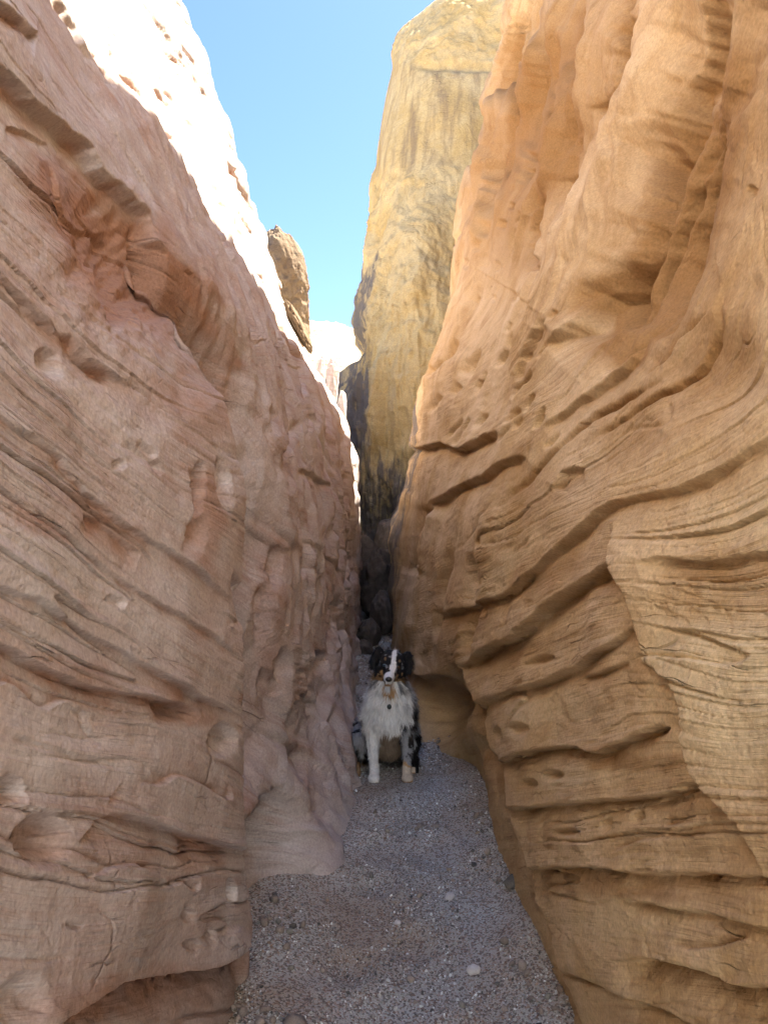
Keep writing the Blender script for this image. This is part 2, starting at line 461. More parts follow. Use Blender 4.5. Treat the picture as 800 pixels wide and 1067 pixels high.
pocket(LN, (41, 877), 31, 29, 24, -20, 0.4); pocket(LN, (11, 825), 15, 19, 12, 0, 0.5); pocket(LN, (20, 830), 6, 9, 5)
ledge(LN, [(82, 918), (109, 907), (135, 901), (161, 911)], 5, 7, flip=True)
ledge(LN, [(139, 817), (165, 817), (184, 808), (210, 817), (236, 832), (241, 815)], 5, 6, flip=True)
ledge(LN, [(172, 922), (187, 920), (202, 929), (206, 920)], 4, 5, flip=True)
ledge(LN, [(-20, 715), (15, 714), (45, 737), (70, 730), (92, 733)], 5, 8, flip=True)
crack(LN, [(92, 735), (92, 758), (108, 780)], 3, 3)
ledge(LN, [(75, 879), (109, 851), (150, 853), (195, 869), (262, 888)], 10, 12)
ledge(LN, [(108, 838), (122, 818), (130, 820)], 4, 4)
pocket(LN, (187, 742), 26, 11, 11, 8); pocket(LN, (232, 772), 15, 20, 9, 20); pocket(LN, (205, 890), 16, 22, 5, 0, 0.7)
pocket(LN, (240, 929), 5, 13, 10); pocket(LN, (195, 955), 7, 8, 6); pocket(LN, (198, 985), 10, 7, 5); pocket(LN, (70, 965), 9, 5, 4); pocket(LN, (218, 975), 7, 14, 4)
ledge(LN, [(20, 1085), (90, 1045), (130, 1022), (170, 1017), (225, 1008), (263, 985)], 26, 34, lip=0.2, taper=0.05)
pocket(LN, (15, 1050), 26, 40, 16, 15, 0.6)
crack(LN, [(-20, 995), (37, 1000), (70, 995)], 4, 3)
crack(LN, [(0, 765), (60, 785), (130, 800)], 3, 3)
# upper, sunlit slab: fine steep cracks
for k in range(90):
    x = rng.uniform(70, 330); y = rng.uniform(-40, 380)
    if (y < (x - 75) * 1.57 + 10) and y > (x - 180) * 2.3 - 60:
        L = rng.uniform(18, 80); ln = [(x, y), (x + L * 0.22, y + L * 0.5), (x + L * 0.55, y + L)]
        D = rng.uniform(4, 8); w = rng.uniform(0.9, 1.4)
        for m_ in (LN, LM): crack(m_, ln, D, w)
        crack(LT, ln, -1.0, w * 1.3)
# farther part of the left wall
pocket(LN, (140, 275), 110, 52, 20, 46, 0.9)
_k = np.exp(-(((_gx - 150) / 85) ** 2 + ((_gy - 285) / 75) ** 2))
LN += _k * (9 * fbm(_gx / 38, _gy / 38, 33.0, 4) + 5 * ridged(_gx / 30, _gy / 45, 12.0, 2) - 4)
LM *= 1.9
for m_ in (LN, LM): m_ += 1.8 * fbm(_gx / 80, _gy / 80, 41.0, 2) + 0.25 * ridged(_gx / 40, _gy / 40, 51.0, 3)
for c, rx, ry, D, ro in [((279, 594), 7, 24, 12, 8), ((268, 640), 9, 34, 10, 0), ((287, 700), 9, 26, 11, 6), ((276, 726), 14, 32, 9, -14), ((321, 692), 8, 14, 9, 0), ((351, 592), 5, 26, 8, 4),
                         ((290, 478), 5, 24, 7, 6), ((279, 440), 4, 18, 6, -10), ((309, 440), 4, 14, 5, 0), ((336, 545), 5, 20, 5, 8), ((306, 800), 10, 26, 5, 0), ((340, 640), 6, 20, 6, 0), ((322, 610), 5, 16, 4, 10)]:
    pocket(LM, c, rx, ry, D, ro, 0.5)
crack(LM, [(299, 440), (294, 470), (291, 515)], 6, 3); crack(LM, [(272, 440), (280, 474), (286, 500)], 5, 3)
ledge(LM, [(298, 492), (315, 497), (333, 509)], 5, 4); crack(LM, [(362, 440), (364, 480), (366, 515)], 5, 3)
ledge(LM, [(268, 530), (290, 560), (312, 590), (318, 625)], 4, 5); ledge(LM, [(300, 560), (330, 580), (345, 600)], 3, 4)
ledge(LM, [(262, 760), (290, 772), (320, 790)], 4, 4); ledge(LM, [(262, 802), (285, 820), (312, 836)], 4, 4)
ridge(LM, [(300, 655), (298, 700), (294, 755)], 5, 4); ridge(LM, [(333, 660), (335, 720), (331, 770)], 4, 5); crack(LM, [(345, 640), (343, 700), (352, 735)], 5, 3)
ledge(LM, [(305, 385), (312, 430), (330, 470), (345, 520)], 5, 5); crack(LM, [(330, 420), (335, 470), (345, 500)], 4, 3)
crack(LM, [(350, 430), (352, 500), (358, 560), (360, 640)], 6, 3)
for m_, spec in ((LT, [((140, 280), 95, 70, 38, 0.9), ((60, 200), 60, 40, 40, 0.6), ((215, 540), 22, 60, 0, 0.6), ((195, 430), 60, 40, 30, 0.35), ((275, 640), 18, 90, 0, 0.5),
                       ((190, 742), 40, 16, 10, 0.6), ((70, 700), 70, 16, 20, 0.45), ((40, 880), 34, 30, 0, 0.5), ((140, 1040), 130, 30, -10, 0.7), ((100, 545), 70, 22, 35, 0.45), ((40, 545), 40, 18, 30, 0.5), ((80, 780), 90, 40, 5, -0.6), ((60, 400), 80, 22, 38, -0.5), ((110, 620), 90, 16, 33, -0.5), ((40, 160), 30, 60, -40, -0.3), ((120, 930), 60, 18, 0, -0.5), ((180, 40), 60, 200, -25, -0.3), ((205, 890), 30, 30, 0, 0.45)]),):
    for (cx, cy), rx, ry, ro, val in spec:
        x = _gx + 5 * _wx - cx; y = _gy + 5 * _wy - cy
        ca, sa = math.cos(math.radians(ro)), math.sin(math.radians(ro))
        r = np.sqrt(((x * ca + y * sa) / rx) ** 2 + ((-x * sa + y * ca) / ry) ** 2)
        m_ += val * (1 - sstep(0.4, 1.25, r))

L_CTRL = [px(*a) for a in [
    (0, 0, 1.25), (0, 250, 1.12), (0, 533, 0.97), (0, 800, 0.95), (0, 1067, 0.95),
    (130, 533, 1.38), (130, 800, 1.35), (130, 980, 1.32), (130, 1067, 1.42), (130, 250, 1.85),
    (75, 0, 2.25), (20, 0, 1.55), (160, 140, 2.7), (240, 270, 4.3), (325, 395, 8.2),
    (180, 0, 4.5), (270, 215, 7.6), (318, 325, 11.8),
    (245, 533, 1.95), (250, 640, 2.0), (250, 760, 2.0), (250, 880, 2.0), (250, 985, 2.0), (258, 1060, 2.1), (230, 420, 2.0),
    (262, 460, 2.35), (268, 560, 2.32), (270, 700, 2.30), (268, 850, 2.28), (274, 960, 2.24), (285, 1064, 2.22),
    (262, 370, 3.0),
    (285, 480, 3.1), (288, 600, 2.9), (292, 740, 2.9), (292, 840, 2.85), (292, 925, 2.65),
    (325, 480, 4.9), (325, 600, 4.2), (322, 740, 3.7), (322, 850, 3.1), (337, 905, 2.95),
    (352, 560, 6.2), (350, 660, 5.4), (352, 780, 3.8), (360, 838, 3.6), (364, 790, 4.25), (357, 735, 5.3), (362, 700, 6.6),
    (366, 470, 9.2), (368, 560, 9.0), (368, 640, 8.6), (374, 688, 8.4),
    (345, 425, 8.8), (300, 420, 4.6),
]] + [(-0.45, 12.5, -1.3), (-0.45, 12.5, 0.3), (-0.72, 12.5, 1.3), (-1.3, 12.5, 2.9), (-0.46, 0.5, -1.3), (-0.48, 0.5, 0.0), (-0.65, 0.5, 1.0), (-1.0, 0.6, 2.0), (-1.3, 0.6, 3.0), (-1.28, 2.0, 3.0), (-1.0, 1.2, 1.9)]
L_Q = [(1.5, [(75, 0), (165, 155), (250, 290), (325, 400)]), (1.1, [(0, 75), (100, 190), (200, 290), (262, 375)]), (0.5, [(0, 285), (100, 390), (190, 455), (262, 500), (310, 545)]),
       (0.1, [(0, 430), (100, 510), (190, 590), (250, 640)]), (-0.05, [(0, 500), (60, 545), (150, 620), (250, 690)]), (-0.3, [(0, 609), (90, 657), (180, 710), (250, 747)]),
       (-0.42, [(0, 672), (100, 717), (210, 745), (258, 775)]), (-0.72, [(0, 830), (100, 850), (200, 872), (262, 888)]), (-1.1, [(0, 1060), (150, 1025), (262, 990)]),
       (2.4, [(180, 0), (225, 110), (270, 215), (320, 330)]), (0.9, [(285, 400), (330, 480), (365, 530)]), (0.1, [(280, 655), (330, 690), (365, 720)]), (-0.05, [(275, 705), (350, 770)]), (-0.4, [(285, 800), (345, 830)]), (-0.8, [(285, 900), (345, 930)])]
def left_extra(d, X, Y, Z, u, v, q):
    far = sstep(2.25, 4.5, Y)
    d = d + sstep(2.2, 2.6, Y) * (1 - 0.85 * sstep(-0.6, -1.0, Z)) * (0.022 * fbm(Y * 3.2, Z * 1.6, 7.5, 4, 0.55) + 0.012 * ridged(Y * 7, Z * 2.2 + Y, 2.5, 3))
    wq = q + 0.05 * fbm(X * 3, Y * 2, Z * 3, 3)
    d = d + sstep(2.2, 2.5, Y) * sstep(-0.45, -0.8, Z) * (0.012 * ridged(wq * 8, Y * 0.8, Z * 0.8, 3) + 0.010 * fbm(Y * 8, Z * 8, X * 8, 3))
    d = d * (1 - 0.5 * sstep(1.4, 1.8, Z))
    d = d + far * 0.035 * ridged(Y * 1.6, Z * 0.9 + 2, 0.5, 3) + far * 0.018 * ridged(Y * 4.5, Z * 1.6, 3.5, 3)
    return d
wl = build_wall('canyon_wall', M_LEFT, -1, L_CTRL, lambda Y: 3.16 + 0.04 * np.sin(Y * 1.7) - 0.30 * sstep(5.0, 8.5, Y) - 0.25 * sstep(9.0, 11.0, Y) - 1.5 * sstep(11.0, 12.6, Y), 12.8, LN, LM, (2.08, 2.2), L_Q, LT, 0.21, gain=1.25, parting=1.0, pre=left_pre, extra=left_extra, stain_shade=lambda X, Y, Z, u, v: 0.8 * sstep(7.5, 9.3, Y) * sstep(1.3, 0.6, Z))
tag(wl, 'pinkish grey sandstone wall with a red hollow, round pockets and a sunlit white upper slab', 'rock wall', kind='thing')

# ---- right wall ----
RN, RT = new_map(), new_map()
RUST_SHADE[id(RN)] = RT
ledge(RN, [(534, -30), (536, 0), (539, 75), (547, 116), (534, 150)], 6, 5)
ledge(RN, [(618, -20), (612, 22), (597, 79), (586, 135)], 9, 10)
ledge(RN, [(655, -30), (650, 0), (642, 67), (631, 97), (614, 112)], 11, 8, flip=True)
ledge(RN, [(742, -40), (705, 30), (678, 90), (662, 150), (656, 200), (640, 262), (607, 300), (594, 340), (570, 362)], 20, 26, flip=True, lip=0.35, taper=0.08)
ledge(RN, [(723, 120), (717, 172), (716, 244), (699, 300), (665, 349), (630, 392)], 9, 18, lip=0.2)
ledge(RN, [(749, 264), (753, 292), (744, 322), (710, 349), (695, 371), (669, 394)], 7, 6)
for ln in ([(577, 184), (567, 232), (571, 259)], [(562, 172), (560, 210), (555, 225)], [(549, 172), (544, 186)], [(507, 152), (500, 168)], [(564, 268), (560, 284)], [(580, 60), (574, 120), (566, 160)]):
    crack(RN, ln, 7, 3.2)
pocket(RN, (590, 191), 4, 12, 8, 10); pocket(RN, (786, 200), 5, 7, 5); pocket(RN, (640, 312), 34, 30, 12, 0, 0.8)
ledge(RN, [(571, 337), (552, 364), (537, 397)], 6, 6, flip=True)
ledge(RN, [(564, 444), (609, 414), (650, 380), (668, 350)], 7, 8)
ledge(RN, [(577, 511), (590, 492), (607, 487)], 7, 6); crack(RN, [(640, 455), (655, 445), (690, 440), (692, 412)], 3, 2.5)
ledge(RN, [(455, 642), (500, 628), (534, 616), (575, 575), (624, 534), (650, 522), (710, 511), (759, 489), (800, 462), (840, 445)], 8, 10, taper=0.05)
ledge(RN, [(672, 588), (702, 582), (747, 586), (800, 575), (850, 570)], 9, 12)
ledge(RN, [(480, 700), (500, 680), (541, 661), (575, 627), (612, 597), (637, 580)], 12, 14)
ledge(RN, [(478, 752), (500, 736), (522, 725), (575, 706), (612, 684), (635, 669), (657, 646)], 9, 7)
ledge(RN, [(512, 797), (522, 794), (556, 783), (590, 778), (624, 783), (650, 772), (692, 755)], 11, 7)
ledge(RN, [(526, 847), (534, 843), (575, 839), (612, 836), (657, 832), (695, 828), (734, 815)], 11, 7)
ledge(RN, [(545, 908), (554, 907), (612, 905), (687, 911), (760, 913), (830, 913)], 10, 9, taper=0.06)
ledge(RN, [(635, 935), (687, 944), (744, 956), (800, 967), (850, 975)], 8, 8)
ledge(RN, [(639, 1001), (680, 999), (725, 1012), (762, 1027), (800, 1029), (850, 1030)], 13, 20)
ledge(RN, [(586, 1008), (620, 1027), (665, 1046), (710, 1065), (740, 1080)], 6, 7)
ledge(RN, [(598, 706), (625, 700), (650, 690)], 5, 5); ledge(RN, [(690, 862), (720, 858)], 5, 6, flip=True)
RN += 1.6 * fbm(_gx / 90, _gy / 70, 61.0, 3) + 0.5 * ridged(_gx / 36, _gy / 36, 71.0, 3)
# crest of the spur with the broad plane on its right
ledge(RN, [(639, 545), (640, 590), (653, 616), (668, 656), (681, 692), (708, 719), (727, 802), (772, 858), (810, 925)], 13, 26, lip=0.35, taper=0.1)
# broken left edge of the near block
ledge(RN, [(478, 690), (500, 735), (511, 780), (522, 800), (537, 855), (552, 895), (560, 935), (585, 1005), (610, 1075)], 12, 18, lip=0.2, taper=0.05)
crack(RN, [(735, -40), (700, 80), (676, 160), (655, 235), (628, 300), (590, 350)], 44, 32)
ridge(RN, [(720, 20), (702, 100), (690, 190), (672, 270), (640, 335), (590, 395)], 12, 10)
crack(RN, [(748, 90), (728, 170), (718, 240), (700, 300), (665, 345)], 20, 18)
crack(RN, [(640, 40), (622, 110), (600, 180), (585, 240)], 12, 14)
ridge(RN, [(660, 60), (640, 140), (615, 215), (590, 270)], 8, 9)
for k in range(34):
    x = rng.uniform(510, 680); y = rng.uniform(-120, 130); L = rng.uniform(90, 240)
    (crack if k % 3 else ridge)(RN, [(x, y), (x - 0.08 * L, y + L * 0.5), (x - 0.20 * L, y + L)], rng.uniform(4, 9), rng.uniform(2.0, 5.5))
crack(RN, [(800, -20), (775, 60), (752, 130)], 14, 16)
crack(RN, [(572, -20), (566, 60), (560, 140), (548, 210)], 9, 9)
ridge(RN, [(590, -20), (584, 60), (575, 150), (565, 240)], 7, 8)
pocket(RN, (745, 390), 75, 60, 16, -35, 0.8)
for ln, D, w in [([(726, 100), (718, 172), (715, 244), (698, 300), (662, 352), (625, 392)], 20, 5.0), ([(668, 110), (657, 160), (652, 205), (637, 262), (604, 300), (590, 330)], 22, 6.0), ([(698, 20), (676, 100), (664, 180), (652, 240), (622, 290)], 15, 4.0),
                 ([(712, 90), (703, 180), (690, 250), (660, 312), (615, 356)], 15, 4.0), ([(745, 120), (738, 190), (730, 260), (708, 320), (676, 362)], 10, 3.0), ([(650, -30), (644, 60), (632, 98), (612, 116)], 13, 4.0), ([(612, -10), (606, 60), (592, 130), (578, 190)], 12, 4.0),
                 ([(574, 100), (570, 170), (562, 250), (548, 310)], 11, 3.2), ([(538, 20), (541, 90), (536, 150), (524, 210)], 10, 3.0), ([(690, 395), (640, 420), (600, 450), (560, 490), (520, 530)], 7, 2.6), ([(760, 300), (742, 350), (700, 400), (640, 440), (600, 470)], 7, 2.6)]:
    crack(RN, ln, D, w, 0.25)
    crack(RT, ln, -0.7, w * 1.5, 0.25)
for c, rx, ry, D, ro in [((575, 808), 11, 6, 7, 0), ((553, 818), 9, 7, 6, 0), ((661, 853), 8, 9, 8, 0), ((680, 762), 12, 7, 9, -15), ((715, 822), 16, 6, 9, -10), ((690, 836), 14, 6, 7, -5), ((545, 760), 12, 7, 5, 0), ((520, 765), 7, 8, 6, 0), ((590, 868), 16, 5, 6, 0), ((630, 862), 8, 10, 5, 0), ((560, 690), 16, 6, 5, -15), ((545, 660), 8, 6, 5, -20)]:
    pocket(RN, c, rx, ry, D, ro, 0.5)
ledge(RN, [(635, 892), (665, 877), (710, 873), (732, 868)], 4, 5, flip=True)
ledge(RN, [(700, 985), (735, 990), (780, 978)], 4, 5, flip=True)
ledge(RN, [(432, 470), (455, 462), (475, 468), (492, 466), (522, 450)], 10, 9)
ledge(RN, [(445, 528), (475, 511), (512, 492), (550, 474)], 8, 8)
crack(RN, [(471, 560), (460, 612), (454, 669)], 7, 4); crack(RN, [(490, 575), (490, 631), (486, 690)], 9, 4); crack(RN, [(478, 700), (494, 760), (503, 800)], 8, 4)
ledge(RN, [(452, 530), (440, 560), (435, 600)], 8, 7); ridge(RN, [(443, 600), (432, 640), (424, 672)], 5, 5)
pocket(RN, (456, 748), 27, 38, 26, 0, 0.6)
ledge(RN, [(420, 690), (440, 708), (458, 704), (478, 715), (492, 745)], 8, 12)
for k in range(34):      # weathered holes along the bedding
    x = rng.uniform(445, 580); y = rng.uniform(330, 470)
    L = rng.uniform(9, 26)
    crack(RN, [(x, y), (x + 0.6 * L, y - L)], rng.uniform(4, 9), rng.uniform(1.3, 2.8), 0.3)
for k in range(26):
    x = rng.uniform(470, 560); y = rng.uniform(150, 330)
    L = rng.uniform(8, 22)
    crack(RN, [(x, y), (x + 0.22 * L, y - L)], rng.uniform(3, 7), rng.uniform(1.6, 3.0), 0.3)
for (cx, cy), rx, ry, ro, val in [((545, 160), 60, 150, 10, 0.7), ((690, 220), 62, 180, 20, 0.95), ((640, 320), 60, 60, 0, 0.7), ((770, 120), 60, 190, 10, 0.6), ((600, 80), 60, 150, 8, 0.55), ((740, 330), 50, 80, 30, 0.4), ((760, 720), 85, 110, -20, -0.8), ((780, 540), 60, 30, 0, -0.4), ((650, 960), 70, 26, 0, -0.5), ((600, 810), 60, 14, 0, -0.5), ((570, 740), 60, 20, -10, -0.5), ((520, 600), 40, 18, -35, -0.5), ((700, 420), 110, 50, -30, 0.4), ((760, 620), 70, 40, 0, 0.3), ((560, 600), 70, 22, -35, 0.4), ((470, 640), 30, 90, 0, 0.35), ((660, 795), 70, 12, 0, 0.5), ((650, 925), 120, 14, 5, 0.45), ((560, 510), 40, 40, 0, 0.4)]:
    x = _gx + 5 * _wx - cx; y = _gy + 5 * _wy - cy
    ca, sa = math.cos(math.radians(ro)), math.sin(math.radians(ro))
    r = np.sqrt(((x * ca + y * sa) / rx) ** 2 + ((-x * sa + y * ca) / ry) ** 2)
    RT += val * (1 - sstep(0.4, 1.25, r))  # rock tones, with the hollow's shade and the spur's brightness painted in

R_CTRL = [px(*a) for a in [
    (800, 0, 1.55), (800, 250, 1.32), (800, 533, 1.05), (800, 800, 0.98), (800, 1067, 0.98),
    (740, 300, 1.52), (690, 290, 2.0), (650, 330, 2.05), (720, 120, 1.85), (650, 0, 3.0), (650, 160, 2.45), (600, 300, 2.45), (590, 100, 3.6), (560, 0, 5.2), (540, 150, 5.0), (520, 0, 7.5),
    (500, 100, 7.5), (472, 215, 7.5), (470, 290, 7.5), (520, 300, 4.6), (520, 420, 3.5), (442, 400, 7.3), (440, 480, 6.6), (470, 440, 4.8),
    (650, 533, 1.55), (650, 600, 1.46), (720, 740, 1.18), (700, 640, 1.3), (760, 700, 1.08), (600, 480, 2.0), (560, 560, 2.2), (560, 640, 2.15),
    (620, 720, 1.62), (640, 820, 1.55), (640, 900, 1.52), (640, 1000, 1.52), (720, 1000, 1.2), (720, 900, 1.22),
    (500, 560, 3.0), (500, 650, 3.1), (505, 740, 3.0), (530, 820, 2.55), (560, 900, 2.2), (580, 985, 2.0),
    (470, 560, 4.2), (470, 650, 3.9), (432, 560, 6.5), (426, 600, 6.9), (413, 660, 7.4),
    (590, 1067, 2.06), (556, 991, 2.4), (530, 930, 2.77), (512, 877, 3.19), (488, 803, 4.07), (460, 785, 4.36), (438, 772, 4.6), (420, 700, 6.4), (410, 680, 7.5), (495, 790, 3.6),
    (540, 930, 2.5),
]] + [(1.25, 7.5, 5.6), (1.25, 4.0, 5.6), (1.3, 1.5, 5.6), (1.1, 1.5, 3.0), (1.05, 4.0, 3.2), (0.50, 0.5, -1.3), (0.52, 0.5, 0.0), (0.75, 0.5, 1.0), (1.1, 0.5, 3.0), (1.3, 0.5, 5.6), (0.20, 9.2, -1.3), (0.40, 9.2, 0.3), (0.9, 9.2, 2.3), (1.5, 9.2, 5.0), (1.9, 9.2, 5.6), (1.7, 10.5, 4.2), (2.2, 10.5, 5.6), (1.5, 8.4, 5.6), (1.12, 7.5, 4.4), (0.05, 11.6, -1.3), (0.25, 11.6, 0.0), (0.65, 12, 0.9), (1.3, 12, 1.9), (0.55, 9.2, 1.2), (0.75, 10.5, 1.5), (1.7, 12, 3.5), (2.5, 12, 5.6)]
R_Q = [(0.6, [(440, 520), (500, 470), (560, 425), (620, 370), (650, 300), (680, 200), (710, 100), (740, 0)]), (0.9, [(440, 470), (520, 420), (590, 350), (610, 280), (630, 180), (650, 0)]),
       (1.5, [(440, 390), (500, 340), (560, 200), (590, 0)]), (2.2, [(480, 200), (510, 120), (530, 0)]), (0.4, [(430, 600), (500, 545), (560, 510), (640, 430), (720, 350), (760, 260), (780, 100), (800, 0)]),
       (0.15, [(420, 640), (500, 590), (580, 545), (640, 525), (720, 508), (800, 465)]), (-0.02, [(415, 665), (500, 645), (560, 620), (640, 590), (720, 590), (800, 580)]),
       (-0.2, [(470, 720), (560, 670), (640, 640), (720, 645), (800, 650)]), (-0.35, [(500, 738), (560, 715), (650, 690), (800, 720)]), (-0.5, [(520, 790), (600, 777), (690, 757), (800, 780)]),
       (-0.7, [(535, 845), (640, 833), (740, 820), (800, 830)]), (-0.95, [(555, 907), (640, 905), (800, 913)]), (-1.05, [(570, 935), (700, 948), (800, 975)]), (-1.2, [(590, 1005), (700, 1020), (800, 1035)])]
def right_pre(X, Y, Z):
    return X + 0.15 * sstep(2.0, 4.0, Z) * sstep(3.0, 6.0, Y)
def right_extra(d, X, Y, Z, u, v, q):
    wq = q + 0.05 * fbm(X * 2, Y * 1.0, Z * 1.0, 3)
    up = sstep(0.25, 0.9, Z)
    d = d + up * 0.022 * ridged(wq * 4.5, Y * 0.3, Z * 0.25, 3, 0.55) * np.clip(0.7 + pnoise(Y * .8, Z * .8, 2.0), 0.2, 1.3)
    d = d + sstep(7.2, 8.6, Y) * 0.09 * ridged(X * 2.6, Y * 2.6, Z * 0.7, 3) * sstep(2.2, 1.0, Z)
    return d
wr = build_wall('canyon_wall', M_RIGHT, 1, R_CTRL, lambda Y: 5.6 + 1.8 * sstep(8.0, 10.0, Y) + 0.18 * np.sin(Y * 2.1) + 0.10 * np.sin(Y * 5.3 + 1) + 0.06 * np.sin(Y * 11.0), 12.2, RN, RN, (50, 60), R_Q, RT, 0.30, gain=1.35, parting=0.8, pre=right_pre, extra=right_extra, stain_shade=lambda X, Y, Z, u, v: sstep(7.0, 8.3, Y + 0.5 * fbm(Z * 1.5, Y, 1.0, 3)) * sstep(1.9, 0.8, Z))
tag(wr, 'orange tan sandstone wall with curved bedding ledges, cracks and a sharp crest', 'rock wall', kind='thing')

# ----------------------------------------------------------------- rock tower
def build_tower():
    zk = [-1.6, -1.0, 0.0, 0.9, 1.8, 2.7, 3.1, 3.8, 4.5, 5.2, 5.9, 6.6, 7.1, 7.5, 7.75, 7.9]
    xk = [-0.30, -0.30, -0.34, -0.40, -0.33, -0.30, -0.25, -0.17, -0.13, -0.05, 0.02, 0.14, 0.34, 0.62, 0.95, 1.3]
    nz, na = int(760 * RES), int(900 * RES)
    zk = [z * 1.31 if z > 0 else z for z in zk]; xk = [x * 1.19 for x in xk]; xk[:5] = [-1.2, -1.2, -1.1, -0.88, -0.52]
    Z = np.linspace(-1.6, 10.35, nz)
    xl = np.interp(Z, zk, xk); k = np.ones(25) / 25
    xl = np.convolve(np.pad(xl, 12, 'edge'), k, 'valid')
    th = np.linspace(math.radians(-205), math.radians(25), na)
    ct, st = np.cos(th), np.sin(th)
    top = sstep(8.5, 10.35, Z)
    ax = 2.6 + 0 * Z; cx = xl + ax
    ay = 2.3 - 1.7 * top ** 2
    n = 0.62
    X = cx[:, None] + ax[:, None] * np.sign(ct) * np.abs(ct)[None] ** n
    lean = 0.10 * np.maximum(Z - 2.5, 0) + 1.9 * sstep(7.9, 10.35, Z) ** 1.5
    Y = 14.2 + lean[:, None] * 1.4 + ay[:, None] * np.sign(st) * np.abs(st)[None] ** n
    Zg = np.broadcast_to(Z[:, None], X.shape).copy()
    P = np.stack([X, Y, Zg], -1)
    N = np.cross(np.gradient(P, axis=1), np.gradient(P, axis=0)); N /= np.linalg.norm(N, axis=-1)[..., None] + 1e-9
    if N[nz // 2, na // 2, 1] > 0: N = -N
    u = CU + F * X / Y; v = CV - F * Zg / Y
    smooth_face = sstep(195, 165, v + 0.10 * (u - 430)) * sstep(45, 75, v - 0.1 * (u - 430))
    d = 0.24 * fbm(X * 0.7, Y * 0.7, Zg * 0.45, 4, 0.45) * (1 - 0.65 * smooth_face)
    rough = (1 - 0.88 * smooth_face)
    q = Zg + 0.9 * X * sstep(6.5, 4.5, Zg) * sstep(2, 4, Zg) + 0.35 * fbm(X, Y, Zg, 3)
    d += rough * 0.045 * fbm(q * 1.6 + 0.8 * fbm(X * .9, Y * .9, Zg * .9, 2), X * 1.1, Y * 1.1, 4, 0.6)
    d += rough * (0.10 * ridged(X * 3.2, Y * 3.2, Zg * 0.6, 3) + 0.03 * ridged(X * 11, Y * 11, Zg * 1.4, 3)) * sstep(5.0, 2.0, Zg)
    d += rough * 0.02 * ridged(X * 2.2 + q, Y * 2.2, q * 2.5, 2)
    d += rough * 0.012 * ridged(X * 5 + 3 * q, Y * 5, q * 1.5, 3) + rough * 0.009 * fbm(X * 11, Y * 11, Zg * 11, 3, 0.6)
    d -= 0.35 * np.exp(-((Zg - 2.75) / 0.28) ** 2) * sstep(395, 380, u)          # notch under the bulge on the left edge
    d += 0.30 * np.exp(-((u - 445) / 32.0) ** 2) * sstep(5.4, 3.0, Zg) * sstep(0.2, 1.8, Zg)  # lower buttress
    d -= 0.30 * sstep(165, 60, v) * np.exp(-((u - 400) / 16.0) ** 2) * 0.4
    d -= 0.10 * np.exp(-((v - (66 + 0.02 * (u - 430))) / 5.0) ** 2) * sstep(425, 445, u)
    d -= 0.45 * sstep(0.9, -0.4, Zg) * np.exp(-((u - 405) / 12.0) ** 2)          # dark cleft at the foot
    wv_ = 0.35 * fbm(X * 1.5, Y, Zg * 1.2, 3)
    stn_shade = np.maximum(sstep(410, 388, u) * sstep(5.0, 4.0, Zg + wv_), sstep(1.6, 0.5, Zg + wv_))  # streaked lower flank and foot, darkened with painted slot shade
    stn_shade = np.concatenate([stn_shade, np.zeros((12, na))], 0)
    P += N * d[..., None]
    P[..., 2] += EYE
    # cap
    rows = [P]
    c0 = P[-1].mean(0) + np.array([0.4, 0.6, 0.25])
    for k in range(1, 13):
        s = k / 12
        R = P[-1] * (1 - s) + c0 * s
        R[:, 2] = P[-1][:, 2] * (1 - s) + c0[2] * s + 0.22 * math.sin(s * 1.57)
        rows.append(R[None])
    P = np.concatenate(rows, 0)
    q = np.concatenate([q, np.repeat(q[-1:], 12, 0)], 0)
    sm = np.concatenate([smooth_face, np.zeros((12, na))], 0)
    tone = np.concatenate([0.5 * sstep(0.0, 0.5, fbm(X * 0.9, Y * 0.9, Zg * 0.9 + 5, 3)), np.zeros((12, na))], 0)
    return mesh_from('rock_tower', P, grid_faces(P.shape[0], na), M_TOWER, attrs={'strata': q.ravel(), 'tone': tone.ravel(), 'streak': sm.ravel() * 0.9 + 0.1, 'stain_shade': stn_shade.ravel()})
tw = build_tower()
tag(tw, 'tall yellow sandstone tower with streaked face rising at the end of the slot', 'rock tower', kind='thing')

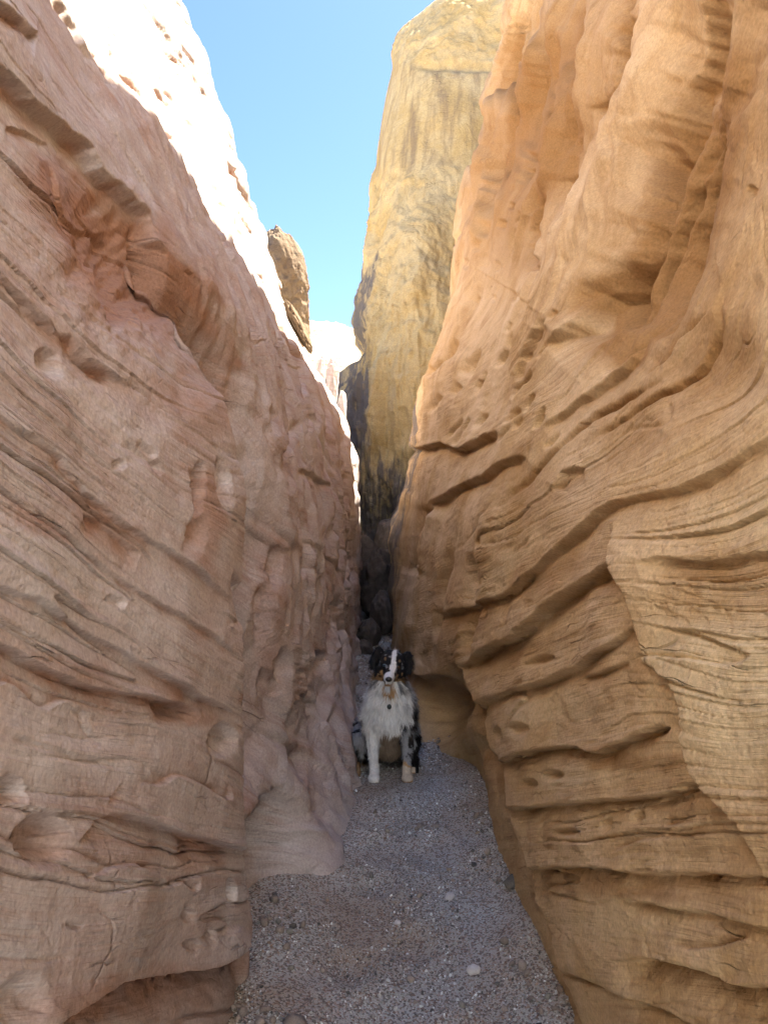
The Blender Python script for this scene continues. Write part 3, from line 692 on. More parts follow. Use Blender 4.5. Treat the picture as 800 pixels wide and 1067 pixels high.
# ----------------------------------------------------------------- loose rock blobs
def rock_blob(name, loc, size, mat, seed, nth=120, amp=0.22, facet=0.25, flat=0.0, rotz=0.0, tilt=(0, 0), tone_v=0.0, freq=1.6, parent=None, cuts=()):
    nphi = nth // 2
    th = np.linspace(0, 2 * math.pi, nth, endpoint=False); ph = np.linspace(0, math.pi, nphi)
    T, Ph = np.meshgrid(th, ph)
    D = np.stack([np.sin(Ph) * np.cos(T), np.sin(Ph) * np.sin(T), np.cos(Ph)], -1)
    r = 1 + amp * fbm(D[..., 0] * freq + seed, D[..., 1] * freq, D[..., 2] * freq, 4, 0.55)
    rg = np.random.default_rng(int(seed * 10) + 1)
    for nrm, h in cuts:
        nrm = np.array(nrm) / np.linalg.norm(nrm); dn = D @ nrm
        r = np.minimum(r, np.where(dn > 0.03, h * (1 + 0.10 * fbm(D[..., 0] * 3, D[..., 1] * 3, D[..., 2] * 5 + seed, 3)) / np.maximum(dn, 0.03), 9))
    for k in range(14):                                  # broken planes
        nrm = rg.normal(size=3); nrm /= np.linalg.norm(nrm)
        h = rg.uniform(0.62, 0.95)
        dn = D @ nrm
        lim = np.where(dn > 0.05, h / np.maximum(dn, 0.05), 9)
        r = r * (1 - facet) + facet * np.minimum(r, lim) if facet < 1 else np.minimum(r, lim)
    P = D * r[..., None] * np.asarray(size)
    P += D * (0.02 * max(size) * fbm(P[..., 0] * 9 / max(size), P[..., 1] * 9 / max(size), P[..., 2] * 9 / max(size), 3))[..., None]
    q = P[..., 2] * 1.0
    nc = nth
    i = np.arange(nphi * nth, dtype=np.int32).reshape(nphi, nth)
    j = np.roll(i, -1, 1)
    f = np.stack([i[:-1], i[1:], j[1:], j[:-1]], -1).reshape(-1, 4)
    o = mesh_from(name, P, f, mat, attrs={'strata': q.ravel(), 'tone': np.full(q.size, tone_v), 'streak': np.zeros(q.size)})
    o.location = loc; o.rotation_euler = (tilt[0], tilt[1], rotz)
    if parent: o.parent = parent
    return o


# ----------------------------------------------------------------- ground
def ground_height(x, y):
    z = 0.045 * sstep(0.16, 0.50, np.abs(x - 0.06 + 0.04 * np.sin(y * 1.9))) + 0.034 * fbm(x * 1.5, y * 1.5, 0.3, 3) + 0.009 * fbm(x * 6, y * 6, 1.3, 3)
    for cx, cy, rx, ry, d in [(-0.02, 2.83, 0.07, 0.10, 0.022), (0.085, 2.46, 0.08, 0.10, 0.018), (-0.045, 3.36, 0.06, 0.09, 0.016), (0.13, 3.1, 0.06, 0.1, 0.012), (-0.1, 2.3, 0.07, 0.1, 0.014), (0.2, 2.0, 0.07, 0.1, 0.014), (0.02, 3.6, 0.06, 0.08, 0.012)]:
        r = np.sqrt(((x - cx) / rx) ** 2 + ((y - cy) / ry) ** 2)
        z = z - d * (1 - sstep(0.3, 1.1, r)) + 0.35 * d * np.exp(-((r - 1.25) / 0.25) ** 2)
    k = np.exp(-(((x - 0.03) / 0.25) ** 2 + ((y - 4.0) / 0.35) ** 2))        # flat patch where the dog sits
    return z * (1 - 0.9 * k)

def gravel_material():
    t = NT('gravel_ground')
    P = t.n('ShaderNodeNewGeometry').outputs['Position']
    v = t.n('ShaderNodeTexVoronoi', {'Vector': P, 'Scale': 170.0, 'Randomness': 1.0})
    v2 = t.n('ShaderNodeTexVoronoi', {'Vector': P, 'Scale': 75.0, 'Randomness': 1.0})
    c = t.mix(t.ramp(t.noise(P, 2.2, 5, 0.6, 0.5), [(0.35, 0.0), (0.65, 1.0)]), (0.43, 0.375, 0.305), (0.52, 0.56, 0.56))
    sep = t.n('ShaderNodeSeparateColor', {0: v.outputs['Color']})
    c = t.mix(t.math('MULTIPLY', t.ramp(sep.outputs[0], [(0.70, 0.0), (0.74, 1.0)]), 0.7), c, (0.46, 0.43, 0.40))
    c = t.mix(t.math('MULTIPLY', t.ramp(sep.outputs[1], [(0.68, 0.0), (0.72, 1.0)]), 0.7), c, (0.11, 0.085, 0.07))
    c = t.mix(t.math('MULTIPLY', t.ramp(sep.outputs[2], [(0.75, 0.0), (0.78, 1.0)]), 0.5), c, (0.30, 0.17, 0.11))
    h = t.math('MULTIPLY', v.outputs['Distance'], -0.5)
    h = t.math('MULTIPLY_ADD', v2.outputs['Distance'], -0.5, h)
    b = t.n('ShaderNodeBump', {'Strength': 0.9, 'Distance': 0.01, 'Height': h})
    return t.finish(c, 0.9, b.outputs[0], 0.2)

def build_ground():
    xs = np.concatenate([[-400, -120, -40, -15, -6, -3, -2], np.linspace(-1.4, 1.4, 190), [2, 3, 6, 15, 40, 120, 400]])
    ys = np.concatenate([[-400, -120, -40, -15, -6, -3], np.linspace(-1.5, 8.5, 620), [9, 9.5, 10, 11, 12, 14, 17, 22, 40, 120, 400]])
    X, Y = np.meshgrid(xs, ys)
    Z = ground_height(X, Y)
    far = sstep(1.5, 3.0, np.abs(X)) + sstep(9, 13, Y) + sstep(-1.0, -3, Y)
    Z = Z * (1 - np.clip(far, 0, 1))
    o = mesh_from('ground', np.stack([X, Y, Z], -1), grid_faces(len(ys), len(xs)), gravel_material())
    return tag(o, kind='structure')
build_ground()

def ico():
    p = (1 + 5 ** 0.5) / 2
    V = np.array([(-1, p, 0), (1, p, 0), (-1, -p, 0), (1, -p, 0), (0, -1, p), (0, 1, p), (0, -1, -p), (0, 1, -p), (p, 0, -1), (p, 0, 1), (-p, 0, -1), (-p, 0, 1)], float)
    V /= np.linalg.norm(V[0])
    Fc = np.array([(0, 11, 5), (0, 5, 1), (0, 1, 7), (0, 7, 10), (0, 10, 11), (1, 5, 9), (5, 11, 4), (11, 10, 2), (10, 7, 6), (7, 1, 8), (3, 9, 4), (3, 4, 2), (3, 2, 6), (3, 6, 8), (3, 8, 9), (4, 9, 5), (2, 4, 11), (6, 2, 10), (8, 6, 7), (9, 8, 1)])
    return V, Fc

def stone_material():
    t = NT('gravel_stones')
    P = t.n('ShaderNodeNewGeometry').outputs['Position']
    col = t.attr('stone_color', 'Color')
    c = t.mix(1.0, col, t.ramp(t.noise(P, 300, 3, 0.6), [(0.3, 0.75), (0.7, 1.2)]), 'MULTIPLY')
    return t.finish(c, 0.85, None, 0.25)

def build_gravel():
    V0, F0 = ico()
    n = 44000
    y = 1.75 + 7.0 * rng.random(n) ** 2.3
    x = rng.uniform(-0.62, 0.62, n) + 0.03
    r = 0.0023 * np.exp(0.42 * rng.normal(size=n)) * (1 + 0.30 * (y - 2))
    r = np.minimum(r, 0.012)
    edge = np.abs(x - 0.06) > 0.27
    big = rng.random(n) < np.where(edge, 0.035, 0.014)
    r = np.where(big, r * np.where(edge, rng.uniform(2.0, 6.0, n), rng.uniform(1.8, 3.6, n)), r)
    cl = fbm(x * 4, y * 3, 2.2, 3)
    keep = (rng.random(n) < 0.58 + 1.7 * cl) & ~((np.abs(x - 0.03) < 0.2) & (np.abs(y - 4.08) < 0.22) & (r > 0.006))
    x, y, r = x[keep], y[keep], r[keep]; n = len(x)
    A = rng.normal(size=(n, 3, 3)); Q, _ = np.linalg.qr(A)
    sc = np.stack([rng.uniform(0.8, 1.4, n), rng.uniform(0.6, 1.1, n), rng.uniform(0.4, 0.9, n)], -1)
    jit = rng.uniform(0.8, 1.2, (n, 12, 1))
    V = (V0[None] * jit) * sc[:, None, :] * r[:, None, None]
    V = np.einsum('nij,nkj->nki', Q, V)
    z = ground_height(x, y) + r * 0.35
    V += np.stack([x, y, z], -1)[:, None, :]
    f = (F0[None] + 12 * np.arange(n)[:, None, None]).reshape(-1, 3)
    pal = np.array([(0.34, 0.32, 0.30), (0.26, 0.24, 0.22), (0.56, 0.55, 0.54), (0.12, 0.105, 0.095), (0.30, 0.21, 0.16), (0.42, 0.39, 0.36), (0.24, 0.24, 0.25)])
    c = pal[rng.choice(len(pal), n, p=[.24, .20, .17, .13, .08, .12, .06])] * rng.uniform(1.0, 1.75, (n, 1))
    c = c * np.array([0.94, 1.02, 1.03])
    c = np.where((r > 0.0075)[:, None], np.minimum(c, np.array([0.34, 0.29, 0.25]) * rng.uniform(0.7, 1.1, (n, 1))), c)
    o = mesh_from('gravel', V, f, stone_material(), smooth=False, attrs={'stone_color': np.repeat(c, 12, 0)})
    return tag(o, 'loose grey and brown pebbles covering the canyon floor', 'gravel', kind='stuff')
build_gravel()

# single larger stones on the path
def plain_rock(name, c1, c2, scale=30.0):
    t = NT(name); P = t.n('ShaderNodeNewGeometry').outputs['Position']
    c = t.mix(t.ramp(t.noise(P, scale, 6, 0.65, 0.5), [(0.35, 0.0), (0.65, 1.0)]), c1, c2)
    b = t.n('ShaderNodeBump', {'Strength': 0.6, 'Distance': 0.02, 'Height': t.noise(P, scale * 2, 6, 0.65)})
    return t.finish(c, 0.9, b.outputs[0], 0.2)
M_WHITE = plain_rock('white_stone', (0.78, 0.77, 0.75), (0.62, 0.60, 0.58), 60)
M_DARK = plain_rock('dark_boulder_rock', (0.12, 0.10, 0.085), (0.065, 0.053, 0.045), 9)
M_CRAG = rock_material('brown_caprock', (0.20, 0.155, 0.105), (0.16, 0.115, 0.075), (0.14, 0.09, 0.05), (0.06, 0.052, 0.047), qs=0.5, bump=3, grain=0.3)
def on_ground(x, y, dz=0.0): return (x, y, float(ground_height(np.array(x), np.array(y))) + dz)
tag(rock_blob('loose_stone', on_ground(0.262, 2.30, 0.008), (0.021, 0.016, 0.014), M_WHITE, 3.1, 40), 'white angular stone, the largest and nearest one lying on the gravel path', 'stone', 'pale stones on the path')
tag(rock_blob('loose_stone', on_ground(0.228, 2.72, 0.007), (0.021, 0.015, 0.012), M_WHITE, 5.2, 40, rotz=1.0), 'pale stone lying on the gravel path close to the ledged right wall', 'stone', 'pale stones on the path')
tag(rock_blob('loose_stone', on_ground(0.045, 2.555, 0.005), (0.013, 0.011, 0.008), M_WHITE, 8.4, 30, rotz=2.0), 'small pale stone in the middle of the gravel path', 'stone', 'pale stones on the path')
# boulders choking the far end of the slot
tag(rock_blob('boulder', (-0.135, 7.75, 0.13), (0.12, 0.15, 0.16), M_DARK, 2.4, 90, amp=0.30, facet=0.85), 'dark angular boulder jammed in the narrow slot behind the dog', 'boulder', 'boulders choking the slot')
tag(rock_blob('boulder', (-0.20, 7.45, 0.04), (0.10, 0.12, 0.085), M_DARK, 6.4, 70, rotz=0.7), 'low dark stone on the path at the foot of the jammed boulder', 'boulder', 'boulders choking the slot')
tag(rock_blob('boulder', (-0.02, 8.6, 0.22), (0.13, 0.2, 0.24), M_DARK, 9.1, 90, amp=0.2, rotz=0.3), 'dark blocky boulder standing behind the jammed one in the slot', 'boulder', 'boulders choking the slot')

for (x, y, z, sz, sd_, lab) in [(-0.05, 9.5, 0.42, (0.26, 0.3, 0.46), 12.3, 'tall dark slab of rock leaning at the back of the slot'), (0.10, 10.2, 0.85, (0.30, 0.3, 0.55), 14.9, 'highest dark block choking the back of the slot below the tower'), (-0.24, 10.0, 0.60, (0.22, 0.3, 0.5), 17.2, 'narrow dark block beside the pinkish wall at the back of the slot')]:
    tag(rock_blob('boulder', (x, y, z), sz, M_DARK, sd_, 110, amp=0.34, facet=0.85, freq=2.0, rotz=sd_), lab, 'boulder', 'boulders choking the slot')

# ----------------------------------------------------------------- far rocks, hillside and added fill bank
def build_hill():
    nx, ny = 320, 330
    xs = np.sign(np.linspace(-1, 1, nx)) * np.abs(np.linspace(-1, 1, nx)) ** 1.8 * 60
    ys = 15.5 + (np.linspace(0, 1, ny) ** 1.5) * 55
    X, Y = np.meshgrid(xs, ys)
    s = sstep(15.5, 31, Y)
    Z = 1.2 + 7.4 * s ** 0.9 - 0.30 * (X + 2.9) * sstep(15, 30, Y) * np.exp(-(X / 25) ** 2) - 2.0 * sstep(33, 60, Y)
    st = fbm(X * 0.35, Y * 0.35, 4.0, 4)
    Z += 0.35 * st + 0.16 * np.tanh(6 * np.sin(Z * 4.2 + 2 * st)) * sstep(16, 19, Y)
    Z += 0.12 * fbm(X * 2.2, Y * 2.2, 1.0, 4)
    q = Z + 0.3 * st
    o = mesh_from('hillside', np.stack([X, Y, Z], -1), grid_faces(ny, nx), M_HILL, attrs={'strata': q.ravel(), 'tone': (0.7 * sstep(0.1, 0.5, fbm(X * .5, Y * .5, 9.0, 3))).ravel()})
    return tag(o, kind='structure')
build_hill()
M_FILL_BANK = rock_material('fill_bank_grey', (0.66, 0.69, 0.74), (0.62, 0.64, 0.68), (0.54, 0.54, 0.56), (0.48, 0.47, 0.48), qs=0.2, bump=5, grain=0.2)  # pale cool colour set to tune the bounced fill
def build_fill_bank():
    xs = np.linspace(-45, 45, 160); ys = -np.linspace(3.0, 40, 150)
    X, Y = np.meshgrid(xs, ys)
    k = sstep(-2.0, -11.0, Y)
    Z = -0.25 + 14.0 * k + 1.5 * fbm(X * 0.12, Y * 0.12, 3.0, 4) * k 
    o = mesh_from('hillside', np.stack([X, Y, Z], -1), grid_faces(len(ys), len(xs), True), M_FILL_BANK, attrs={'strata': Z.ravel(), 'tone': np.zeros(Z.size)})  # unseen slope added behind the camera to bounce sunlight into the slot
    return tag(o, kind='structure')
build_fill_bank()
cx, cy, cz = px(296, 290, 20.0)
tag(rock_blob('rock_crag', (cx - 0.05, cy, cz + EYE - 0.25), (0.78, 1.1, 1.6), M_CRAG, 4.7, 200, amp=0.22, facet=0.75, tilt=(0.12, -0.20), freq=2.2, cuts=[((0.35, -0.85, -0.38), 0.45), ((0.8, -0.35, -0.55), 0.62), ((-0.3, -0.9, -0.25), 0.5)]), 'brown blocky crag perched on the skyline above the white slab', 'crag', kind='thing')
cx, cy, cz = px(314, 340, 8.6)
tag(rock_blob('rock_flake', (cx - 0.03, cy, cz + EYE), (0.075, 0.30, 0.31), M_CRAG, 7.7, 90, amp=0.18, facet=0.7, tilt=(0.0, -0.44), tone_v=0.2, freq=2.4), 'small tan brown rock flake leaning on the sunlit crest under the crag', 'rock flake', kind='thing')
fin = bpy.data.objects.new('rock_fin', None); COL.objects.link(fin)
cx, cy, cz = px(338, 420, 10.0); fin.location = (cx, cy, cz + EYE)
tag(fin, 'jagged upright rock spires on the far crest of the pinkish wall', 'rock fin', kind='thing')
for (u, v), sz, sd_ in (((331, 404), (0.075, 0.11, 0.42), 1.9), ((344, 410), (0.095, 0.13, 0.50), 3.3), ((354, 432), (0.07, 0.12, 0.36), 5.6)):
    X, Y, Z = px(u, v, 10.0)
    rock_blob('spire', (X - cx, 0.06 * (sd_ - 2), Z - cz), sz, M_LEFT, sd_, 80, amp=0.2, facet=0.4, tilt=(0, 0.10), parent=fin)

# ----------------------------------------------------------------- dog
def tri_sphere(c, r, n=14, rot=None):
    th = np.linspace(0, 2 * math.pi, n, endpoint=False); ph = np.linspace(0, math.pi, n // 2 + 1)
    T, Ph = np.meshgrid(th, ph)
    D = np.stack([np.sin(Ph) * np.cos(T), np.sin(Ph) * np.sin(T), np.cos(Ph)], -1) * np.asarray(r)
    if rot is not None: D = D @ np.asarray(mathutils.Euler(rot).to_matrix()).T
    i = np.arange(len(ph) * n).reshape(len(ph), n); j = np.roll(i, -1, 1)
    return (D + np.asarray(c)).reshape(-1, 3), np.stack([i[:-1], i[1:], j[1:], j[:-1]], -1).reshape(-1, 4)

def build_dog():
    root = bpy.data.objects.new('dog', None); COL.objects.link(root)
    root.location = (0.024, 3.90, 0.004)
    tag(root, 'sitting long haired dog with black and white face, white chest and grey mottled legs', 'dog', kind='thing')
    Vs, Fs, off = [], [], 0
    def add(c, r, rot=None, n=14):
        nonlocal off
        v, f = tri_sphere(c, r, n, rot); Vs.append(v); Fs.append(f + off); off += len(v)
    def limb(pts):
        for (a, ra), (b, rb) in zip(pts, pts[1:]):
            a = np.array(a); b = np.array(b); L = np.linalg.norm(b - a)
            m = max(2, int(L / 0.010))
            for k in range(m + 1):
                t = k / m; add(a + (b - a) * t, [ra + (rb - ra) * t] * 3, n=12)
    # head
    add((0.000, 0.010, 0.590), (0.066, 0.070, 0.062)); add((0.000, -0.025, 0.575), (0.055, 0.05, 0.05))
    limb([((-0.001, -0.05, 0.556), 0.038), ((-0.004, -0.09, 0.540), 0.030), ((-0.006, -0.128, 0.530), 0.023)])      # muzzle
    limb([((-0.002, -0.06, 0.530), 0.030), ((-0.005, -0.125, 0.513), 0.019)])                                         # jaw
    for sx in (-1, 1):
        add((0.034 * sx, -0.045, 0.603), (0.016, 0.014, 0.010))                                                       # brow
        add((0.046 * sx, -0.015, 0.550), (0.030, 0.035, 0.032))                                                       # cheek
        add((0.070 * sx, 0.012, 0.632), (0.024, 0.016, 0.026), (0, 0.6 * sx, 0))                                      # ear base
        add((0.086 * sx, 0.000, 0.604), (0.021, 0.013, 0.042), (0.1, -0.25 * sx, 0)); add((0.090 * sx, -0.010, 0.572), (0.016, 0.010, 0.026))
    # neck, chest and trunk
    limb([((0, 0.025, 0.55), 0.066), ((0.003, 0.055, 0.49), 0.078), ((0.004, 0.085, 0.42), 0.102)])
    add((0.004, 0.070, 0.385), (0.122, 0.095, 0.105)); add((0.004, 0.085, 0.33), (0.118, 0.105, 0.105)); add((0.000, 0.045, 0.40), (0.075, 0.07, 0.09))
    limb([((0.004, 0.12, 0.37), 0.112), ((-0.012, 0.21, 0.29), 0.118), ((-0.025, 0.30, 0.20), 0.128), ((-0.03, 0.37, 0.135), 0.128)])
    add((0.004, 0.13, 0.235), (0.085, 0.09, 0.09)); add((0.0, 0.17, 0.16), (0.075, 0.10, 0.10))
    # front legs
    for x0, x1, sp in ((-0.078, -0.074, -1), (0.090, 0.092, 1)):
        limb([((x0 * 0.95, 0.085, 0.33), 0.056), ((x0, 0.085, 0.235), 0.040), ((x1 + 0.003 * sp, 0.056, 0.15), 0.030), ((x1, 0.036, 0.085), 0.0225), ((x1 - 0.002 * sp, 0.014, 0.038), 0.0245)])
        add((x1, -0.006, 0.020), (0.031, 0.040, 0.021))
        for k in range(4): add((x1 - 0.019 + 0.0127 * k, -0.030 + 0.004 * abs(k - 1.5), 0.014), (0.0085, 0.013, 0.013), n=10)
    # hind legs: thigh, knee, hock, foot
    for sx, kx, fx, fy in ((-1, -0.150, -0.168, 0.095), (1, 0.118, 0.128, 0.14)):
        add((0.105 * sx - 0.025, 0.26, 0.145), (0.062, 0.12, 0.105), (0.35, 0, 0))
        limb([((0.10 * sx - 0.03, 0.27, 0.17), 0.075), ((kx, 0.135, 0.165), 0.046), ((kx - 0.004 * sx, 0.185, 0.075), 0.034), ((fx, 0.215, 0.034), 0.027), ((fx, fy + 0.03, 0.026), 0.025)])
        add((fx, fy, 0.018), (0.029, 0.040, 0.020))
        for k in range(4): add((fx - 0.019 + 0.0127 * k, fy - 0.032 + 0.004 * abs(k - 1.5), 0.014), (0.0085, 0.013, 0.013), n=10)
    limb([((-0.03, 0.46, 0.09), 0.045), ((-0.05, 0.53, 0.05), 0.04), ((-0.09, 0.57, 0.04), 0.028)])                       # short tail
    tmp = mesh_from('dog_shape', np.vstack(Vs), np.vstack(Fs), None)
    m = tmp.modifiers.new('r', 'REMESH'); m.mode = 'VOXEL'; m.voxel_size = 0.0052
    m2 = tmp.modifiers.new('s', 'SMOOTH'); m2.factor = 0.5; m2.iterations = 4
    dg = bpy.context.evaluated_depsgraph_get(); dg.update()
    me = bpy.data.meshes.new_from_object(tmp.evaluated_get(dg))
    bpy.data.objects.remove(tmp)
    nV = len(me.vertices)
    co_ = np.empty(nV * 3, np.float32); me.vertices.foreach_get('co', co_); co_ = co_.reshape(-1, 3)
    me.calc_loop_triangles()
    tri = np.empty(len(me.loop_triangles) * 3, np.int32); me.loop_triangles.foreach_get('vertices', tri); tri = tri.reshape(-1, 3)
    nr = np.empty(nV * 3, np.float32); me.vertices.foreach_get('normal', nr); nr = nr.reshape(-1, 3)
    W = np.array([0.80, 0.83, 0.85]); BK = np.array([0.018, 0.017, 0.018]); G = np.array([0.20, 0.21, 0.23]); T = np.array([0.36, 0.23, 0.12]); BR = np.array([0.22, 0.17, 0.125])
    def coat(p):
        x, y, z = p[:, 0], p[:, 1], p[:, 2]
        n1 = fbm(x * 30, y * 30, z * 30, 3); n2 = fbm(x * 13 + 4, y * 13, z * 13, 2)
        wob = 0.012 * n2
        c = np.where((n1 + 0.4 * n2 > 0.05)[:, None], G, BK * 1.5)                                 # mottled grey coat
        c = np.where((n1 > 0.55)[:, None], G * 1.7, c)
        def put(m, col):
            nonlocal c
            c = np.where(m[:, None], col, c)
        put((x > 0.075) & (y > 0.10) & (z < 0.36), BK)                                             # black flank
        chest = (y < 0.17 + wob) & (z > 0.225) & (z < 0.50) & (x < 0.118 + wob)
        put(chest, W)
        put((x < -0.06) & (y < 0.24) & (z > 0.33) & (z < 0.5), W)
        put(chest & (x > 0.04) & (z > 0.44) & (n1 > -0.1), G * 1.3)
        put(chest & (x < -0.05) & (z > 0.455) & (n1 > 0.1), G)
        put((np.abs(x - 0.0) < 0.026 + wob) & (y < 0.05) & (z > 0.435 + wob) & (z < 0.49), T * 1.4)   # tan throat
        put((np.abs(x) < 0.062) & (y > 0.02) & (z < 0.235 + wob), BR)                              # belly
        put((np.abs(x) < 0.062) & (y > 0.10) & (z < 0.07), BK * 2)
        lf = (x < -0.044) & (x > -0.108) & (y < 0.105) & (z < 0.26)
        put(lf, W)
        rf = (x > 0.056) & (x < 0.135) & (y < 0.115) & (z < 0.30)
        put(rf & (z > 0.075), BK * 1.6)
        put(rf & (z > 0.075) & (n1 > 0.02), G * 1.5)
        put(rf & (z < 0.088 + 1.6 * wob), T * 1.3); put(rf & (z < 0.075 + wob), np.array([0.62, 0.55, 0.46])); put(rf & (z < 0.012 + 0.4 * wob), T * 1.3)
        hl = (x < -0.125) & (y < 0.22)
        put(hl & (z < 0.05), T * 0.9); put(hl & (z > 0.08) & (n2 > -0.2), G * 1.35)
        # head
        hd = (z > 0.5) & (y < 0.09)
        put(hd & (z > 0.505), BK)
        put(hd & (z > 0.53) & (n1 > 0.22), G * 1.1)
        put(hd & (np.abs(x) > 0.03) & (z < 0.555) & (n1 > -0.25), T)                                 # tan cheeks
        put(hd & (z < 0.513) & (y < -0.05), T * 1.1)
        for sx in (-1, 1):
            put(hd & ((x - 0.036 * sx) ** 2 + (z - 0.612) ** 2 < 0.0065 ** 2 * (1 + 0.5 * n1)) & (y < 0), T * 0.55)       # brow spots
        put(hd & (x < -0.03) & (np.abs(z - 0.578) < 0.02) & (n1 > 0.25), G * 1.5)
        blaze = np.interp(z, [0.50, 0.535, 0.565, 0.60, 0.66], [0.019, 0.027, 0.016, 0.009, 0.014])
        put(hd & (np.abs(x - 0.002 - 0.05 * (z - 0.56)) < blaze + 0.8 * wob + 0.003 * n1) & (z > 0.512) & (y < 0.03), W)
        put(hd & (np.abs(x) < 0.034 + 0.5 * wob) & (y < -0.095 + wob) & (z > 0.527), W)
        ear = (np.abs(x) > 0.060) & (z > 0.53)
        put(ear, BK)
        return np.clip(c * (1 + 0.18 * n1[:, None]), 0.01, 0.85)
    at = me.attributes.new('coat', 'FLOAT_COLOR', 'POINT'); at.data.foreach_set('color', np.c_[coat(co_), np.ones(nV)].astype(np.float32).ravel())
    for p in me.polygons: p.use_smooth = True
    t = NT('dog_coat'); P = t.n('ShaderNodeNewGeometry').outputs['Position']
    sep = t.n('ShaderNodeSeparateXYZ', {0: P})
    fv = t.n('ShaderNodeCombineXYZ', {0: t.math('MULTIPLY', sep.outputs[0], 260.0), 1: t.math('MULTIPLY', sep.outputs[1], 260.0), 2: t.math('MULTIPLY', sep.outputs[2], 45.0)}).outputs[0]
    hn = t.noise(fv, 1.0, 3, 0.6)
    c = t.mix(1.0, t.attr('coat', 'Color'), t.ramp(hn, [(0.3, 0.75), (0.7, 1.15)]), 'MULTIPLY')
    M_COAT = t.finish(c, 0.8, t.n('ShaderNodeBump', {'Strength': 0.5, 'Distance': 0.01, 'Height': hn}).outputs[0], 0.15)
    me.materials.clear(); me.materials.append(M_COAT)
    body = bpy.data.objects.new('body', me); COL.objects.link(body); body.parent = root
    # fur: many fine tapered locks
    a, b, c3 = co_[tri[:, 0]], co_[tri[:, 1]], co_[tri[:, 2]]
    ar = np.linalg.norm(np.cross(b - a, c3 - a), axis=1); ar /= ar.sum()
    n = 85000
    k = rng.choice(len(tri), n, p=ar); w1 = rng.random(n); w2 = rng.random(n); fl = w1 + w2 > 1; w1[fl] = 1 - w1[fl]; w2[fl] = 1 - w2[fl]
    p = a[k] + (b[k] - a[k]) * w1[:, None] + (c3[k] - a[k]) * w2[:, None]
    nn = nr[tri[k, 0]]
    x, y, z = p.T
    L = np.full(n, 0.020)
    L = np.where((z > 0.23) & (z < 0.52) & (y < 0.2), 0.036 + 0.016 * fbm(x * 20, y * 20, z * 20, 2), L)
    L = np.where((np.abs(x) > 0.062) & (z > 0.53), 0.016, L)                          # ears
    L = np.where((z > 0.50) & (y < 0.02) & (np.abs(x) < 0.06), 0.007, L)              # face
    L = np.where((z > 0.50) & (y < -0.05), 0.0035, L)
    L = np.where((z < 0.20) & (y < 0.10) & (np.abs(np.abs(x) - 0.083) < 0.05), 0.014, L)
    L = np.where((z < 0.20) & (y > 0.07) & (y < 0.12) & (np.abs(np.abs(x) - 0.083) < 0.05), 0.022, L)   # feathering behind the forelegs
    L = np.where(z < 0.045, 0.006, L)
    L = np.where((y > 0.2), 0.032, L)
    L *= rng.uniform(0.6, 1.35, n)
    clump = np.stack([fbm(x * 28, y * 28, z * 28 + i * 7, 2) for i in range(3)], -1)
    flow = np.stack([0.25 * np.sign(x) * (z > 0.5), 0.25 + 0 * x, -1.0 + 0 * z], -1)
    d = nn * 0.55 + flow * np.where(z > 0.5, 0.45, 0.85)[:, None] + 0.75 * clump + 0.16 * rng.normal(size=(n, 3))
    d /= np.linalg.norm(d, axis=1)[:, None]
    side = np.cross(d, nn + 0.001); side /= np.linalg.norm(side, axis=1)[:, None] + 1e-9
    wd = np.clip(L * 0.045, 0.0005, 0.0013)[:, None]
    root_p = p - nn * 0.002
    mid = root_p + d * (L * 0.55)[:, None] + nn * (L * 0.06)[:, None]
    tip = root_p + d * L[:, None] + np.array([0, 0, -1.0]) * (L * 0.15)[:, None]
    tip[:, 2] = np.maximum(tip[:, 2], 0.001); mid[:, 2] = np.maximum(mid[:, 2], 0.001)
    V = np.stack([root_p - side * wd, root_p + side * wd, mid + side * wd * 0.75, mid - side * wd * 0.75, tip], 1)
    base = 5 * np.arange(n)[:, None]
    f3 = np.concatenate([base + np.array([[0, 1, 2]]), base + np.array([[0, 2, 3]]), base + np.array([[3, 2, 4]])], 0)
    cc = coat(p) * rng.uniform(0.75, 1.15, (n, 1))
    t = NT('dog_fur'); c = t.attr('coat', 'Color'); M_FUR = t.finish(c, 0.6, None, 0.2)
    V = V.astype(np.float64); wt = sstep(0.46, 0.57, V[..., 2]) * math.radians(9); xx = V[..., 0].copy(); zz = V[..., 2] - 0.50
    V[..., 0] = xx * np.cos(wt) + zz * np.sin(wt); V[..., 2] = 0.50 - xx * np.sin(wt) + zz * np.cos(wt)
    mesh_from('fur', V, f3, M_FUR, root, True, {'coat': np.repeat(cc, 5, 0)})
    def lean(P):                     # the head is cocked to one side
        wt = sstep(0.46, 0.57, P[..., 2]) * math.radians(9)
        xx = P[..., 0].copy(); zz = P[..., 2] - 0.50
        P[..., 0] = xx * np.cos(wt) + zz * np.sin(wt); P[..., 2] = 0.50 - xx * np.sin(wt) + zz * np.cos(wt)
        return P
    me.vertices.foreach_set('co', lean(co_.copy()).astype(np.float32).ravel()); me.update()
    # eyes, nose, mouth, collar tag
    def ball(name, c, r, col, rough, parent, rot=None, spec=0.5):
        v, f = tri_sphere(c, r, 20, rot); v = lean(v)
        t = NT(name + '_material'); P = t.n('ShaderNodeNewGeometry').outputs['Position']
        cm = t.mix(t.noise(P, 180, 2, 0.5), col, tuple(0.8 * q for q in col))
        return mesh_from(name, v, f, t.finish(cm, rough, None, spec), parent)
    e1 = ball('eye', (-0.036, -0.064, 0.583), (0.0095, 0.008, 0.008), (0.16, 0.24, 0.32), 0.15, root); e1['label'] = 'pale blue eye'
    ball('pupil', (-0.036, -0.0712, 0.583), (0.0042, 0.002, 0.0042), (0.01, 0.01, 0.012), 0.1, e1)
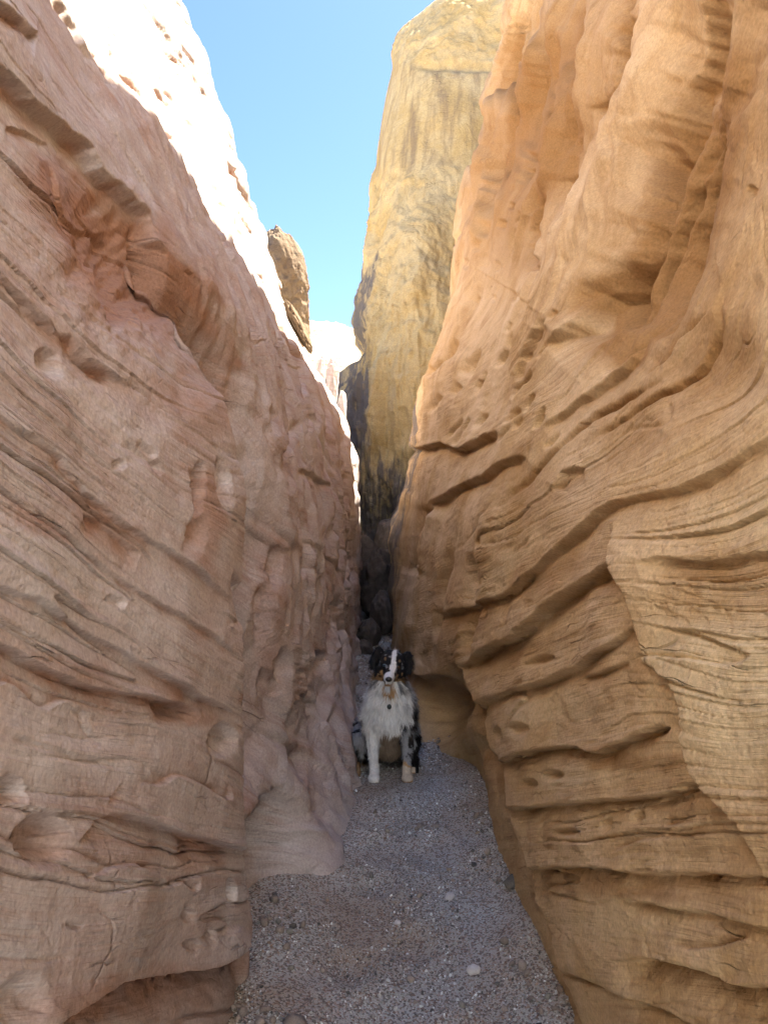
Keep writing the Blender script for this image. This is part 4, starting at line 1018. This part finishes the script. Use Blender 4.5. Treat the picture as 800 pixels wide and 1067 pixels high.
    e2 = ball('eye', (0.034, -0.064, 0.582), (0.0100, 0.008, 0.0090), (0.07, 0.035, 0.015), 0.15, root)
    ball('pupil', (0.034, -0.0712, 0.582), (0.0042, 0.002, 0.0042), (0.01, 0.01, 0.012), 0.1, e2)
    ball('nose', (-0.006, -0.150, 0.537), (0.0165, 0.011, 0.0125), (0.016, 0.015, 0.017), 0.35, root)
    ball('mouth', (-0.005, -0.126, 0.512), (0.016, 0.010, 0.0022), (0.03, 0.016, 0.014), 0.6, root, (0.2, 0, 0))
    ball('collar_tag', (0.002, -0.062, 0.385), (0.011, 0.003, 0.013), (0.03, 0.04, 0.04), 0.4, root)
    return root
import mathutils
build_dog()

# ----------------------------------------------------------------- sky and sun
sd = np.array([0.405, 0.28, 0.86]); sd /= np.linalg.norm(sd)
elev = math.asin(sd[2]); az = math.atan2(sd[0], sd[1])     # azimuth from +Y towards +X
w = bpy.data.worlds.new('World'); S.world = w; w.use_nodes = True
nt = w.node_tree; nt.nodes.clear()
sky = nt.nodes.new('ShaderNodeTexSky'); sky.sky_type = 'NISHITA'; sky.sun_disc = False
sky.sun_elevation = elev; sky.sun_rotation = az; sky.air_density = 1.0; sky.dust_density = 3.0; sky.ozone_density = 1.0; sky.altitude = 1500
bg = nt.nodes.new('ShaderNodeBackground'); bg.inputs[1].default_value = 0.05
out = nt.nodes.new('ShaderNodeOutputWorld')
tint = nt.nodes.new('ShaderNodeMix'); tint.data_type = 'RGBA'; tint.blend_type = 'MULTIPLY'; tint.inputs[0].default_value = 1.0; tint.inputs[7].default_value = (0.425, 0.505, 0.655, 1)
nt.links.new(sky.outputs[0], tint.inputs[6]); nt.links.new(tint.outputs[2], bg.inputs[0]); nt.links.new(bg.outputs[0], out.inputs[0])
sl = bpy.data.lights.new('sun', 'SUN'); sl.energy = 2.8; sl.angle = math.radians(0.5); sl.color = (1.0, 0.90, 0.74)
so = bpy.data.objects.new('sun', sl); COL.objects.link(so)
import mathutils
so.rotation_euler = mathutils.Vector(sd).to_track_quat('Z', 'Y').to_euler()
so.location = (3, 2, 12)

# ----------------------------------------------------------------- camera
cam = bpy.data.cameras.new('camera'); cam.sensor_fit = 'HORIZONTAL'; cam.sensor_width = 36; cam.lens = 36 * F / 800
cam.clip_end = 2000; cam.clip_start = 0.05
co = bpy.data.objects.new('camera', cam); COL.objects.link(co)
co.location = (0, 0, EYE); co.rotation_euler = (math.radians(90), 0, 0)
S.camera = co
